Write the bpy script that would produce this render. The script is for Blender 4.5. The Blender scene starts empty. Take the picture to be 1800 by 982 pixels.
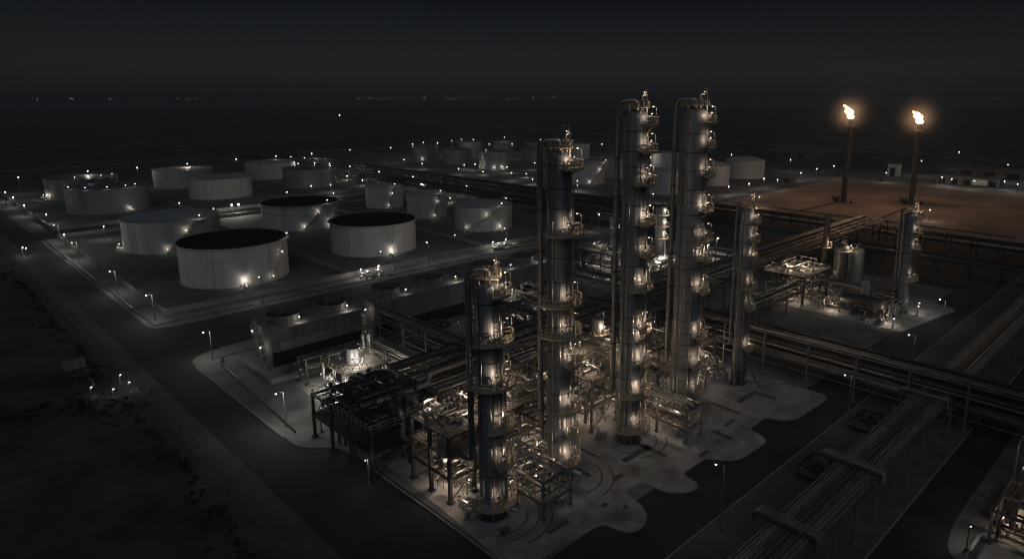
import bpy, math, random
from mathutils import Vector
R = math.radians
PI = math.pi
random.seed(7)
scene = bpy.context.scene
COL = scene.collection

# ------------------------------------------------------------------ camera model (plant axes: X right-far, Y left-far)
CF, CH, CX, CY, CA = 1200., 62., 970., 420., math.atan((420 - 162) / 1200)

def at(px, py, z=0.):
    """ground point (at height z) that the survey photograph shows at a pixel"""
    x = (px - CX) / CF; y = -(py - CY) / CF
    t = (z - CH) / (-math.sin(CA) + y * math.cos(CA))
    a = x * t; b = (math.cos(CA) + y * math.sin(CA)) * t
    return ((a + b) * math.sqrt(.5), (b - a) * math.sqrt(.5))

# ------------------------------------------------------------------ materials
def mat(name, col, rough=.6, metal=0., var=.25, scale=.6, stretch=(1, 1, 1), bump=0., spots=0., spot_scale=.1, spot_col=None):
    m = bpy.data.materials.new(name); m.use_nodes = True
    nt = m.node_tree; b = nt.nodes['Principled BSDF']
    b.inputs['Roughness'].default_value = rough; b.inputs['Metallic'].default_value = metal
    tc = nt.nodes.new('ShaderNodeTexCoord'); mp = nt.nodes.new('ShaderNodeMapping')
    mp.inputs['Scale'].default_value = stretch
    nt.links.new(tc.outputs['Object'], mp.inputs['Vector'])
    n = nt.nodes.new('ShaderNodeTexNoise'); n.inputs['Scale'].default_value = scale; n.inputs['Detail'].default_value = 7; n.inputs['Roughness'].default_value = .65
    nt.links.new(mp.outputs[0], n.inputs['Vector'])
    r = nt.nodes.new('ShaderNodeValToRGB')
    r.color_ramp.elements[0].position = .3; r.color_ramp.elements[1].position = .7
    r.color_ramp.elements[0].color = tuple(c * (1 - var) for c in col) + (1,)
    r.color_ramp.elements[1].color = tuple(min(1, c * (1 + var)) for c in col) + (1,)
    nt.links.new(n.outputs['Fac'], r.inputs['Fac'])
    out = r.outputs['Color']
    if spots:
        n2 = nt.nodes.new('ShaderNodeTexNoise'); n2.inputs['Scale'].default_value = spot_scale; n2.inputs['Detail'].default_value = 5
        nt.links.new(mp.outputs[0], n2.inputs['Vector'])
        r2 = nt.nodes.new('ShaderNodeValToRGB'); r2.color_ramp.elements[0].position = .54; r2.color_ramp.elements[1].position = .68
        r2.color_ramp.elements[0].color = (0, 0, 0, 1); r2.color_ramp.elements[1].color = (spots,) * 3 + (1,)
        nt.links.new(n2.outputs['Fac'], r2.inputs['Fac'])
        mx = nt.nodes.new('ShaderNodeMixRGB'); nt.links.new(r2.outputs['Color'], mx.inputs['Fac'])
        nt.links.new(out, mx.inputs['Color1'])
        mx.inputs['Color2'].default_value = (spot_col or tuple(c * .35 for c in col)) + (1,)
        out = mx.outputs['Color']
    nt.links.new(out, b.inputs['Base Color'])
    rr = nt.nodes.new('ShaderNodeMapRange'); rr.inputs['To Min'].default_value = max(0.05, rough - .1); rr.inputs['To Max'].default_value = min(1, rough + .12)
    nt.links.new(n.outputs['Fac'], rr.inputs['Value']); nt.links.new(rr.outputs[0], b.inputs['Roughness'])
    if bump:
        bp = nt.nodes.new('ShaderNodeBump'); bp.inputs['Strength'].default_value = bump; bp.inputs['Distance'].default_value = .1
        nt.links.new(n.outputs['Fac'], bp.inputs['Height']); nt.links.new(bp.outputs[0], b.inputs['Normal'])
    return m

def emit(name, col, strength):
    m = bpy.data.materials.new(name); m.use_nodes = True
    nt = m.node_tree; nt.nodes.clear()
    e = nt.nodes.new('ShaderNodeEmission'); e.inputs['Color'].default_value = col + (1,); e.inputs['Strength'].default_value = strength
    o = nt.nodes.new('ShaderNodeOutputMaterial'); nt.links.new(e.outputs[0], o.inputs[0])
    m.cycles.emission_sampling = 'NONE'
    return m

def slab_mat(name, col, size, var=.1, stain=.8):
    """cast concrete: panels with thin joints, wear and dark stains"""
    m = mat(name, col, .8, 0, .5, .16, bump=.1, spots=stain, spot_scale=.13, spot_col=(col[0] * .42, col[1] * .38, col[2] * .33))
    nt = m.node_tree; b = nt.nodes['Principled BSDF']
    src = b.inputs['Base Color'].links[0].from_socket
    tc = nt.nodes['Texture Coordinate']
    br = nt.nodes.new('ShaderNodeTexBrick'); br.offset = 0; br.inputs['Scale'].default_value = 1
    br.inputs['Brick Width'].default_value = size; br.inputs['Row Height'].default_value = size
    br.inputs['Mortar Size'].default_value = .05; br.inputs['Mortar'].default_value = (.68, .68, .68, 1)
    br.inputs['Color1'].default_value = (1 - var,) * 3 + (1,); br.inputs['Color2'].default_value = (1 + var,) * 3 + (1,)
    nt.links.new(tc.outputs['Object'], br.inputs['Vector'])
    mu = nt.nodes.new('ShaderNodeMixRGB'); mu.blend_type = 'MULTIPLY'; mu.inputs['Fac'].default_value = 1
    nt.links.new(src, mu.inputs['Color1']); nt.links.new(br.outputs['Color'], mu.inputs['Color2'])
    nt.links.new(mu.outputs[0], b.inputs['Base Color'])
    return m

M = {}
M['desert'] = mat('desert soil', (.072, .075, .079), .95, 0, .6, .06, bump=.4, spots=.75, spot_scale=.016)
M['scrub'] = mat('dry scrub leaves', (.025, .027, .018), .9, 0, .4, 2.)
M['asphalt'] = mat('asphalt', (.036, .039, .043), .85, 0, .3, .12, bump=.2, spots=.5, spot_scale=.05)
M['gravel'] = mat('compacted gravel', (.105, .108, .113), .95, 0, .3, .15, bump=.4, spots=.6, spot_scale=.05)
M['paving'] = mat('old paving', (.175, .18, .185), .9, 0, .3, .12, bump=.2, spots=.7, spot_scale=.08)
M['concrete'] = slab_mat('concrete slabs', (.33, .335, .34), 5.2)
M['tyre'] = mat('tyre rubber marks', (.12, .118, .115), .9, 0, .3, .4)
M['patch'] = mat('worn concrete repair', (.10, .10, .10), .9, 0, .5, .6, spots=.6, spot_scale=.5, spot_col=(.2, .2, .195))
M['pipe_matt'] = mat('dusty dark pipe', (.28, .285, .295), .45, .3, .3, .4)
M['kerb'] = mat('kerb concrete', (.24, .24, .24), .85, 0, .2, .5)
M['dike'] = mat('dike concrete', (.225, .225, .225), .85, 0, .3, .12, (1, 1, .5))
M['sand'] = mat('trodden brown sand', (.27, .20, .16), .95, 0, .5, .03, bump=.3, spots=.7, spot_scale=.015, spot_col=(.12, .095, .08))
M['tank'] = mat('weathered tank paint', (.49, .487, .485), .6, 0, .2, .14, (1, 1, .16), spots=.45, spot_scale=.3, spot_col=(.35, .32, .29))
M['tank_grey'] = mat('grey tank paint', (.22, .225, .23), .5, .3, .2, .25, (1, 1, .15))
M['tank_dark'] = mat('shade black tank inside', (.012, .012, .012), .9, 0, .3, .1)  # shade inside the open tanks, put into the colour of wall and roof
M['tank_band'] = mat('rusty wind girder', (.2, .18, .16), .7, 0, .3, .4)
M['clad'] = mat('aluminium cladding', (.245, .25, .26), .5, .25, .32, 1.3, (1, 1, .07), bump=.04)
M['clad_dark'] = mat('dull cladding', (.24, .235, .23), .45, .7, .2, .8, (1, 1, .15), bump=.05)
M['skirt'] = mat('fireproofed skirt', (.11, .10, .095), .85, 0, .25, .8, bump=.2)
M['steel'] = mat('grey painted steel', (.19, .19, .195), .55, .3, .25, .5)
M['dark_steel'] = mat('dark weathered steel', (.065, .065, .07), .6, .4, .3, .5)
M['black_steel'] = mat('near-black steel', (.028, .029, .031), .7, .2, .3, .5)  # even near-black tone, lets the cooling tower posts merge with the louvres
M['pipe'] = mat('insulated pipe jacket', (.40, .40, .40), .34, .75, .25, .35)
M['pipe_dark'] = mat('bare dark pipe', (.12, .12, .125), .36, .6, .3, .4)
M['rail'] = mat('cream handrail paint', (.46, .40, .31), .55, .1, .2, .8)
M['deck'] = mat('deck plate', (.21, .195, .175), .75, .1, .4, .5, spots=.8, spot_scale=.5)
M['fibre'] = mat('streaked grey cooling tower cladding', (.125, .125, .125), .8, 0, .45, .35, (1, 1, .12), spots=.5, spot_scale=.3)
M['louvre'] = mat('dark louvre recess', (.012, .012, .012), .9, 0, .2, 1)
M['machine'] = mat('light machine paint', (.5, .49, .47), .45, .3, .2, .8, spots=.5, spot_scale=.8)
M['rust'] = mat('rusty stack steel', (.14, .11, .095), .65, .1, .35, .6, (1, 1, .3))
M['dull_wall'] = mat('dull grey shed wall', (.13, .13, .13), .85, 0, .3, .2)
M['wall'] = mat('building render', (.3, .29, .28), .85, 0, .2, .3)
M['bulb_warm'] = emit('warm lamp glass', (1, .78, .52), 12)
M['bulb'] = emit('pale lamp glass', (1, .90, .76), 16)
M['dim_bulb'] = emit('small lamp glass', (1, .90, .76), 8)
M['far_bulb'] = emit('distant town light', (1, .88, .74), 2.4)

# ------------------------------------------------------------------ mesh builder
class MB:
    def __init__(s): s.v = []; s.f = []; s.m = []; s.cur = 0
    def poly(s, vs, fs):
        o = len(s.v); s.v.extend(vs)
        for f in fs: s.f.append([o + i for i in f]); s.m.append(s.cur)
        return s
    def box(s, x0, y0, z0, x1, y1, z1):
        return s.poly([(x0, y0, z0), (x1, y0, z0), (x1, y1, z0), (x0, y1, z0), (x0, y0, z1), (x1, y0, z1), (x1, y1, z1), (x0, y1, z1)],
               [(0, 3, 2, 1), (4, 5, 6, 7), (0, 1, 5, 4), (1, 2, 6, 5), (2, 3, 7, 6), (3, 0, 4, 7)])
    def cbox(s, x, y, z, a, b, c): return s.box(x - a / 2, y - b / 2, z, x + a / 2, y + b / 2, z + c)
    def tube(s, pts, r, n=8, bend=0., cap=True):
        P = [Vector(p) for p in pts]
        if bend and len(P) > 2:
            Q = [P[0]]
            for i in range(1, len(P) - 1):
                a = P[i - 1] - P[i]; b = P[i + 1] - P[i]
                d = min(bend, a.length * .48, b.length * .48)
                a = P[i] + a.normalized() * d; b = P[i] + b.normalized() * d
                for k in range(5):
                    t = k / 4; Q.append(a * (1 - t) ** 2 + P[i] * 2 * t * (1 - t) + b * t * t)
            P = Q + [P[-1]]
        o = len(s.v); nrm = None; K = len(P)
        for i, p in enumerate(P):
            t = (P[min(i + 1, K - 1)] - P[max(i - 1, 0)])
            if t.length < 1e-9: t = Vector((0, 0, 1))
            t.normalize()
            if nrm is None:
                nrm = t.orthogonal().normalized()
                if n == 4:
                    up = Vector((0, 0, 1)) if abs(t.z) < .9 else Vector((1, 0, 0))
                    q = (up - t * up.dot(t)).normalized(); nrm = (q + t.cross(q)).normalized()
            else:
                nrm = nrm - t * nrm.dot(t)
                nrm = nrm.normalized() if nrm.length > 1e-6 else t.orthogonal().normalized()
            bn = t.cross(nrm); rr = r[i] if isinstance(r, (list, tuple)) else r
            for k in range(n):
                a = 2 * PI * k / n
                s.v.append(tuple(p + (nrm * math.cos(a) + bn * math.sin(a)) * rr))
        for i in range(K - 1):
            for k in range(n):
                s.f.append([o + i * n + k, o + i * n + (k + 1) % n, o + (i + 1) * n + (k + 1) % n, o + (i + 1) * n + k]); s.m.append(s.cur)
        if cap:
            s.f.append([o + k for k in range(n)][::-1]); s.m.append(s.cur)
            s.f.append([o + (K - 1) * n + k for k in range(n)]); s.m.append(s.cur)
        return s
    def bar(s, a, b, r): return s.tube([a, b], r, 4)
    def lathe(s, prof, n=32, x=0, y=0, z=0, close=False):
        o = len(s.v)
        for (r, h) in prof:
            for k in range(n):
                a = 2 * PI * k / n; s.v.append((x + r * math.cos(a), y + r * math.sin(a), z + h))
        L = len(prof)
        for i in range(L - 1):
            for k in range(n):
                s.f.append([o + i * n + k, o + i * n + (k + 1) % n, o + (i + 1) * n + (k + 1) % n, o + (i + 1) * n + k]); s.m.append(s.cur)
        return s
    def sector(s, r0, r1, z0, z1, a0, a1, n=14):
        """slab in the shape of a ring sector, angles in degrees"""
        o = len(s.v)
        for i in range(n + 1):
            a = R(a0 + (a1 - a0) * i / n); c, q = math.cos(a), math.sin(a)
            s.v += [(r0 * c, r0 * q, z0), (r1 * c, r1 * q, z0), (r1 * c, r1 * q, z1), (r0 * c, r0 * q, z1)]
        for i in range(n):
            for k in range(4):
                s.f.append([o + i * 4 + k, o + i * 4 + (k + 1) % 4, o + i * 4 + 4 + (k + 1) % 4, o + i * 4 + 4 + k]); s.m.append(s.cur)
        s.f.append([o, o + 1, o + 2, o + 3]); s.m.append(s.cur)
        e = o + n * 4; s.f.append([e + 3, e + 2, e + 1, e]); s.m.append(s.cur)
        return s
    def prism(s, pts, z0, z1):
        n = len(pts)
        return s.poly([(x, y, z0) for x, y in pts] + [(x, y, z1) for x, y in pts],
                      [list(range(n, 2 * n))] + [[i, (i + 1) % n, n + (i + 1) % n, n + i] for i in range(n)])
    def build(s, name, mats, parent=None, loc=(0, 0, 0), smooth=True):
        me = bpy.data.meshes.new(name); me.from_pydata(s.v, [], s.f); me.update()
        if not isinstance(mats, (list, tuple)): mats = [mats]
        for m in mats: me.materials.append(M[m] if isinstance(m, str) else m)
        if len(mats) > 1: me.polygons.foreach_set('material_index', s.m)
        if smooth:
            me.shade_smooth(); me.set_sharp_from_angle(angle=R(38))
        o = bpy.data.objects.new(name, me); COL.objects.link(o); o.location = loc
        if parent: o.parent = parent
        return o

def tag(o, label=None, cat=None, group=None, kind=None):
    for k, v in (('label', label), ('category', cat), ('group', group), ('kind', kind)):
        if v: o[k] = v
    return o

def thing(name, label, cat, loc=(0, 0, 0), group=None, rz=0):
    o = bpy.data.objects.new(name, None); COL.objects.link(o); o.empty_display_size = .2
    o.location = loc; o.rotation_euler.z = rz
    return tag(o, label, cat, group)

def struct(name, mb, m, kind='structure', smooth=False): return tag(mb.build(name, m, smooth=smooth), kind=kind)

LD = {}
def lamp_data(kind, power, size=.12):
    k = (kind, power, size)
    if k not in LD:
        l = bpy.data.lights.new('lamp light', 'POINT'); l.energy = power; l.shadow_soft_size = size
        l.color = {'warm': (1, .75, .54), 'pale': (1, .90, .77), 'flame': (1, .60, .34)}[kind]
        LD[k] = l
    return LD[k]

def spot(parent, loc, aim, power, kind='warm', cone=140):
    k = (kind, power, cone)
    if k not in LD:
        l = bpy.data.lights.new('flood light', 'SPOT'); l.energy = power; l.shadow_soft_size = .1; l.spot_size = R(cone); l.spot_blend = .55
        l.color = lamp_data(kind, power).color; LD[k] = l
    o = bpy.data.objects.new('light_source', LD[k]); COL.objects.link(o); o.location = loc; o.parent = parent
    o.rotation_euler = (Vector(loc) - Vector(aim)).to_track_quat('Z', 'Y').to_euler()
    return o

def light(parent, loc, power, kind='pale', size=.12):
    o = bpy.data.objects.new('light_source', lamp_data(kind, power, size)); COL.objects.link(o); o.location = loc; o.parent = parent
    return o

def copy_tree(o, parent=None):
    c = o.copy(); COL.objects.link(c)
    if parent: c.parent = parent
    for ch in list(o.children): copy_tree(ch, c)
    return c

def rounded(pts, rad, seg=6):
    out = []; n = len(pts)
    for i in range(n):
        p = Vector(pts[i]); a = Vector(pts[i - 1]) - p; b = Vector(pts[(i + 1) % n]) - p
        d = min(rad if not isinstance(rad, list) else rad[i], a.length * .48, b.length * .48)
        if d < .05: out.append(tuple(p)); continue
        a = p + a.normalized() * d; b = p + b.normalized() * d
        for k in range(seg + 1):
            t = k / seg; out.append(tuple(a * (1 - t) ** 2 + p * 2 * t * (1 - t) + b * t * t))
    return out

# ================================================================== THE SETTING
g = MB(); S = 45000
NX = [-S, -8000, -1500, -300, 0, 150, 300, 600, 1200, 2500, 6000, 15000, S]
for i in range(len(NX) - 1):
    for j in range(len(NX) - 1):
        g.poly([(NX[i], NX[j], 0), (NX[i + 1], NX[j], 0), (NX[i + 1], NX[j + 1], 0), (NX[i], NX[j + 1], 0)], [(0, 1, 2, 3)])
struct('desert_ground', g, 'desert')

def sheet(name, pts, z, m):
    mb = MB(); mb.poly([(x, y, z) for x, y in pts], [list(range(len(pts)))]); return struct(name, mb, m)
def slab(name, pts, z0, z1, m):
    mb = MB(); mb.prism(pts, z0, z1); return struct(name, mb, m)
rect = lambda x0, y0, x1, y1: [(x0, y0), (x1, y0), (x1, y1), (x0, y1)]

sheet('roads', [(37.5, -60), (46.5, -60), (330, -60), (330, 22), (330, 200), (300, 200), (262, 200), (46.5, 200), (46.5, 1100), (38.5, 1100)], .02, 'asphalt')
sheet('verge', [(33, -60), (37.5, -60), (38.5, 1100), (33.5, 1100)], .012, 'gravel')
sheet('tank_farm_road', rect(46.5, 360, 230, 374), .024, 'asphalt')
sheet('far_road', rect(33, 690, 560, 702), .028, 'paving')
sheet('tank_farm_ground', rect(48, 206, 232, 356), .016, 'gravel')
sheet('tank_farm_ground', rect(48, 378, 240, 560), .016, 'gravel')
sheet('tank_farm_ground', rect(290, 215, 560, 620), .012, 'gravel')
sheet('rack_corridor', rect(232, 215, 286, 680), .008, 'gravel')
sheet('far_track', rect(286, 300, 900, 308), .02, 'paving')
sheet('far_track', [(-200, 980), (900, 900), (900, 908), (-200, 990)], .006, 'paving')
sheet('far_track', [(700, -200), (712, -200), (900, 1500), (880, 1500)], .006, 'paving')
# verge island in front of the tank farm, with kerb
slab('pavement', rounded([(47, 197), (228, 197), (228, 206), (52.8, 206), (52.8, 356), (47, 356)], [4, 1, 0, 0, 0, 3]), 0, .13, 'paving')
slab('pavement', rounded([(47, 377), (53, 377), (53, 540), (47, 540)], 2), 0, .13, 'paving')
# process block and its pads
slab('process_ground', rounded([(46.6, 110), (51.5, 106), (53, 97), (52.6, 58), (240, 58), (240, 171), (46.2, 171)], [6, 1, 1, 0, 0, 5, 9]), 0, .12, 'paving')
lobes = [(52.4, 59.0), (68.4, 57.9), (69.0, 54.6), (70.2, 53.3), (72.2, 53.2), (74.6, 54.4), (76.1, 56.6), (77.0, 60.6), (81.0, 60.6), (81.6, 56.1), (82.9, 54.2), (84.8, 53.2),
         (86.5, 53.2), (87.4, 54.5), (87.8, 57.2), (95.1, 57.2), (95.9, 55.3), (97.7, 53.4), (99.8, 52.7), (107.5, 52.5), (109, 54), (109.6, 57.2), (116.2, 57.4), (117.7, 54.0), (120.2, 52.7), (132.7, 52.3), (134.4, 53.6), (134.4, 95), (54.6, 95), (53.9, 80)]
lobes = rounded(lobes, .9, 3)
slab('concrete_pad', lobes, 0, .145, 'concrete')
slab('concrete_pad', rect(58, 118, 76, 137), 0, .15, 'concrete')
slab('concrete_pad', rounded([(186, 56), (218, 51), (222, 60), (222, 104), (187, 104)], [.5, 3, 3, .5, .5]), 0, .15, 'concrete')
slab('concrete_pad', rect(168, 128, 240, 158), 0, .15, 'concrete')
slab('concrete_pad', rect(108, 122, 128, 145), 0, .15, 'concrete')
slab('basin', rect(55, 141, 154, 159), 0, .5, 'dike')
def kerb(pts, w=.3, h=.16):
    mb = MB(); n = len(pts); vs = []
    for i in range(n):
        d = Vector(pts[min(i + 1, n - 1)]) - Vector(pts[max(i - 1, 0)]); q = Vector((-d.y, d.x)).normalized() * w / 2; c = Vector(pts[i])
        vs += [(c.x - q.x, c.y - q.y, 0), (c.x + q.x, c.y + q.y, 0), (c.x + q.x, c.y + q.y, h), (c.x - q.x, c.y - q.y, h)]
    mb.poly(vs, [(4 * i + k, 4 * i + (k + 1) % 4, 4 * i + 4 + (k + 1) % 4, 4 * i + 4 + k) for i in range(n - 1) for k in range(4)] + [(0, 1, 2, 3), (4 * n - 1, 4 * n - 2, 4 * n - 3, 4 * n - 4)])
    struct('kerb', mb, 'kerb')
kerb([q for q in lobes if q[1] < 61 and q[0] > 54], .22, .17)
kerb([(46.8, 201), (46.8, 355)]); kerb([(51, 196.8), (227, 196.8)]); kerb([(46.8, 379), (46.8, 538)]); kerb([(55, 171.2), (239, 171.2)]); kerb([(46.4, 116), (46.3, 161)]); kerb([(52.3, 96), (52.3, 59.5)], .35, .2)
kerb([(31, 46.7), (329, 46.7)]); kerb([(31, 27.6), (329, 27.6)]); kerb([(136, 57.7), (239, 57.7)])
kerb([(57.9, 117.9), (76.1, 117.9)]); kerb([(186, 55.8), (217, 50.8)])
# verge and rack strip along the right road
slab('pavement', rounded([(30, 27.8), (330, 27.8), (330, 46.5), (30, 46.5)], 1), 0, .12, 'gravel')
slab('pavement', rounded([(92, -60), (330, -60), (330, 21.5), (104, 21.5), (96, 20)], [1, 1, 1, 4, 3]), 0, .12, 'paving')
# flare field
slab('flare_field', rounded([(318, 40), (505, 60), (505, 205), (318, 205)], 2), 0, .05, 'sand')
slab('far_yard', rect(508, 40, 580, 210), 0, .1, 'paving')
sheet('field_track', [(300, 206), (570, 230), (570, 238), (300, 214)], .02, 'paving')

def patch(name, pts, z, m): return sheet(name, pts, z, m)
for (x, y, a, b) in [(84, 66, 7.5, 1.3), (90, 62.4, 1.2, 8), (78.4, 63.6, 2.4, 1.1), (76, 67.6, 1.0, 6), (103.5, 57.5, 1.3, 4.2), (107.5, 60.6, 3.6, 1.0), (113.6, 62, 1.1, 7), (118.4, 64, 6, 1.2), (124.6, 60, 1.2, 5), (94.6, 57.8, 3, .9), (71.4, 60.2, 1.4, .9), (73.4, 57.6, 1.1, .8), (106, 72, .9, 10), (81.6, 70, .7, 9), (61, 61.5, 4.2, .7)]:
    patch('pavement_patch', rect(x, y, x + a, y + b), .1495, 'patch')
def tyre(cx, cy, r0, a0, a1, w=.32):
    mb = MB(); n = 20
    vs = []
    for i in range(n + 1):
        a = R(a0 + (a1 - a0) * i / n)
        vs += [(cx + r0 * math.cos(a), cy + r0 * math.sin(a), .1535), (cx + (r0 + w) * math.cos(a), cy + (r0 + w) * math.sin(a), .1535)]
    mb.poly(vs, [(2 * i, 2 * i + 1, 2 * i + 3, 2 * i + 2) for i in range(n)]); struct('tyre_mark', mb, 'tyre')
for c_ in [(58.4, 71, 5.2, 235, 330), (58.4, 71, 6.9, 250, 345), (58.8, 70.6, 8.3, 262, 330), (74, 70.4, 5.6, 255, 350), (74, 70, 7.2, 270, 340), (90.7, 71, 5.0, 200, 330), (90.9, 70.8, 6.5, 235, 320), (126.9, 69.7, 4.4, 210, 330)]: tyre(*c_)

def wall_run(label, path, h=1.6, t=.35, name='dike_wall', m='dike'):
    x0, y0 = path[0]
    th = thing(name, label, 'wall', (x0, y0, 0))
    for (a, b), (c, d) in zip(path, path[1:]):
        L = math.hypot(c - a, d - b); n = max(1, int(L / 24))
        for i in range(n):
            p = (a + (c - a) * i / n - x0, b + (d - b) * i / n - y0); q = (a + (c - a) * (i + 1) / n - x0, b + (d - b) * (i + 1) / n - y0)
            u = Vector((q[0] - p[0], q[1] - p[1])).normalized(); w = Vector((-u.y, u.x)) * t / 2; e = u * .03
            p = Vector(p) + e; q = Vector(q) - e
            mb = MB(); mb.prism([tuple(p - w), tuple(q - w), tuple(q + w), tuple(p + w)], 0, h)
            mb.prism([tuple(p - w * 1.35), tuple(q - w * 1.35), tuple(q + w * 1.35), tuple(p + w * 1.35)], h + .003, h + .12)
            mb.build('wall_panel', m, th, smooth=False)
    return th
wall_run('long low concrete dike wall round the nearest tanks, facing the cooling towers', [(53.3, 355), (53.3, 209), (229, 209)])
wall_run('low concrete dike wall along the road behind the nearest six tanks', [(53.3, 357), (229, 357)])
wall_run('low concrete wall across the yard between the two open tanks', [(112.5, 210), (112.5, 356)], 1.2)
wall_run('low concrete wall left of the small upright tanks', [(174, 210), (174, 356)], 1.2)
wall_run('concrete dike wall round the farther tanks by the road', [(229, 378), (55, 378), (55, 555)])
wall_run('low concrete wall between the middle pairs of the farther tanks', [(119, 379), (119, 555)], 1.2)
wall_run('low concrete basin wall before the left cooling tower', [(153, 140.5), (54.5, 140.5), (54.5, 159)], 1.2)

# perimeter fence
def fence(label, a, b, step=3., h=2.2):
    th = thing('mesh_fence', label, 'fence', (a[0], a[1], 0))
    L = math.hypot(b[0] - a[0], b[1] - a[1]); n = int(L / step); ux, uy = (b[0] - a[0]) / L, (b[1] - a[1]) / L
    mb = MB()
    for z in (.25, .8, 1.4, 2.05): mb.bar((0, 0, z), (b[0] - a[0], b[1] - a[1], z), .03)
    mb.build('wire', 'dark_steel', th)
    post = MB().bar((0, 0, 0), (0, 0, h), .06); first = None
    for i in range(min(n, 99)):
        k = i * L / min(n, 99)
        if first is None: first = post.build('post', 'steel', th)
        else:
            c = first.copy(); COL.objects.link(c); c.parent = th; c.location = (ux * k, uy * k, 0)
fence('wire perimeter fence along the dark desert beside the left road', (33.4, 20), (33.6, 420))
fence('wire fence behind the concrete pad beyond the cross rack', (226, 45), (226, 120))

# scrub along the fence and out in the desert
def scrub(n, region, size, name='scrub'):
    mb = MB()
    for _ in range(n):
        x, y = region()
        s0 = size * random.uniform(.5, 1.5)
        for k in range(9):
            a = random.uniform(0, 2 * PI); d = random.uniform(0, s0); h = random.uniform(.1, .8) * s0 * .6
            c = Vector((x + math.cos(a) * d, y + math.sin(a) * d, h)); q = s0 * .35
            t = Vector((random.uniform(-1, 1), random.uniform(-1, 1), random.uniform(-.4, .6))).normalized() * q
            u = Vector((random.uniform(-1, 1), random.uniform(-1, 1), random.uniform(0, 1))).normalized() * q
            mb.poly([tuple(c - t), tuple(c + u), tuple(c + t), tuple(c - u * .4)], [(0, 1, 2, 3)])
    tag(mb.build(name, 'scrub', smooth=False), 'dark dry scrub tufts scattered over the desert soil', name, kind='stuff')
def near_strip():
    y = random.uniform(30, 300)
    w = 4 + 3 * math.sin(y * .09) + 2 * math.sin(y * .31)
    return 31.5 - abs(random.gauss(0, w * .5)) - 1, y
def far_patch():
    k = random.choice([(330, 760, 60), (420, 740, 50), (520, 800, 70), (640, 330, 60), (680, 420, 70), (600, 240, 40), (650, 120, 40)])
    return random.gauss(k[0], k[2]), random.gauss(k[1], k[2] * .6)
scrub(420, near_strip, .75)
def dry_bed():
    t = random.random(); x, y = -60 + 90 * t, 190 - 42 * t + 6 * math.sin(t * 9)
    return x + random.gauss(0, 3), y + random.gauss(0, 2.4)
scrub(300, dry_bed, .9)
scrub(700, far_patch, 2.6, 'far_scrub')

# ================================================================== LAMPS
def make_post(h, power, arm=1.4, kind='pale', bulb=.17, label='', group='', far=False, low=1.):
    th = thing('street_lamp', label, 'street lamp', group=group)
    MB().tube([(0, 0, 0), (0, 0, h)], [.13, .075], 8).lathe([(.28, 0), (.28, .35), (.13, .4)], 8).build('pole', 'steel', th)
    hd = MB(); hd.tube([(0, 0, h - .1), (arm * .5, 0, h + .12), (arm, 0, h + .15)], .05, 6)
    hd.box(arm - .35, -.17, h + .12, arm + .35, .17, h + .26)
    hd.build('lamp_head', 'steel', th)
    MB().lathe([(.001, -bulb * .8), (bulb * .6, -bulb * .6), (bulb, 0), (bulb * .7, .1), (.001, .11)], 10, arm, 0, h + .0).build('bulb', 'dim_bulb', th)
    light(th, (arm, 0, h - bulb - .15), power, kind, .15)
    return th
def lamps(proto, rows, group, cat='street lamp'):
    """rows: (x, y, heading in degrees, label)"""
    for i, (x, y, rz, lab) in enumerate(rows):
        o = proto if i == 0 else copy_tree(proto)
        o.location = (x, y, 0); o.rotation_euler.z = R(rz); tag(o, lab, cat, group)
p = make_post(7.6, 760)
nearw = ['at the cooling tower corner', 'second from the cooling tower corner', 'third from the cooling tower corner', 'at its far end']
rows = [(49.8, 205.6, 180), (49.3, 242, 180), (50.2, 300, 180), (52.4, 346, 180)]
lamps(p, [(x, y, a, 'lit lamp by the first dike, ' + nearw[i]) for i, (x, y, a) in enumerate(rows)], 'street lamps along the left road')
p = make_post(7.2, 700)
lamps(p, [(50.8, 164.5, 180, 'lit lamp at the rounded kerb corner left of the cooling towers'), (48.6, 119.8, 180, 'lit lamp over the trench on the dark pavement left of the compressor house'),
          (52.3, 108.6, 200, 'short lit lamp at the foot of the dark end frame')][:2], 'street lamps along the left road')
p = make_post(10.2, 46, arm=1.2, bulb=.15)
lamps(p, [(79.6, 44.9, 120, 'tall dim lamp on the verge opposite the front columns'), (124.2, 44.8, 120, 'tall dim lamp on the verge opposite the fifth column')], 'tall lamps beside the right road')
p = make_post(7, 160, bulb=.18)
lamps(p, [(165.5, 46.4, 120, 'lamp beyond the crossing of the two pipe racks'), (201, 50, 120, 'lamp at the far edge of the pad with the horizontal drum')], 'lamps beyond the rack crossing')
p = make_post(8.2, 480, arm=1.0)
lamps(p, [(77.2, 199.6, 90, 'lamp on the kerb in front of the nearest open tank'), (120.6, 203.3, 90, 'slim lamp beside the pump group before the second open tank'),
          (140.5, 204.5, 90, 'lamp on the kerb midway between two pump groups'), (155.5, 207.5, 90, 'lamp at the kerb before the cone roofed tank'), (178, 204, 90, 'lamp beside the pump group nearest the tall columns')],
      'lamps on the tank farm kerb')

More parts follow.
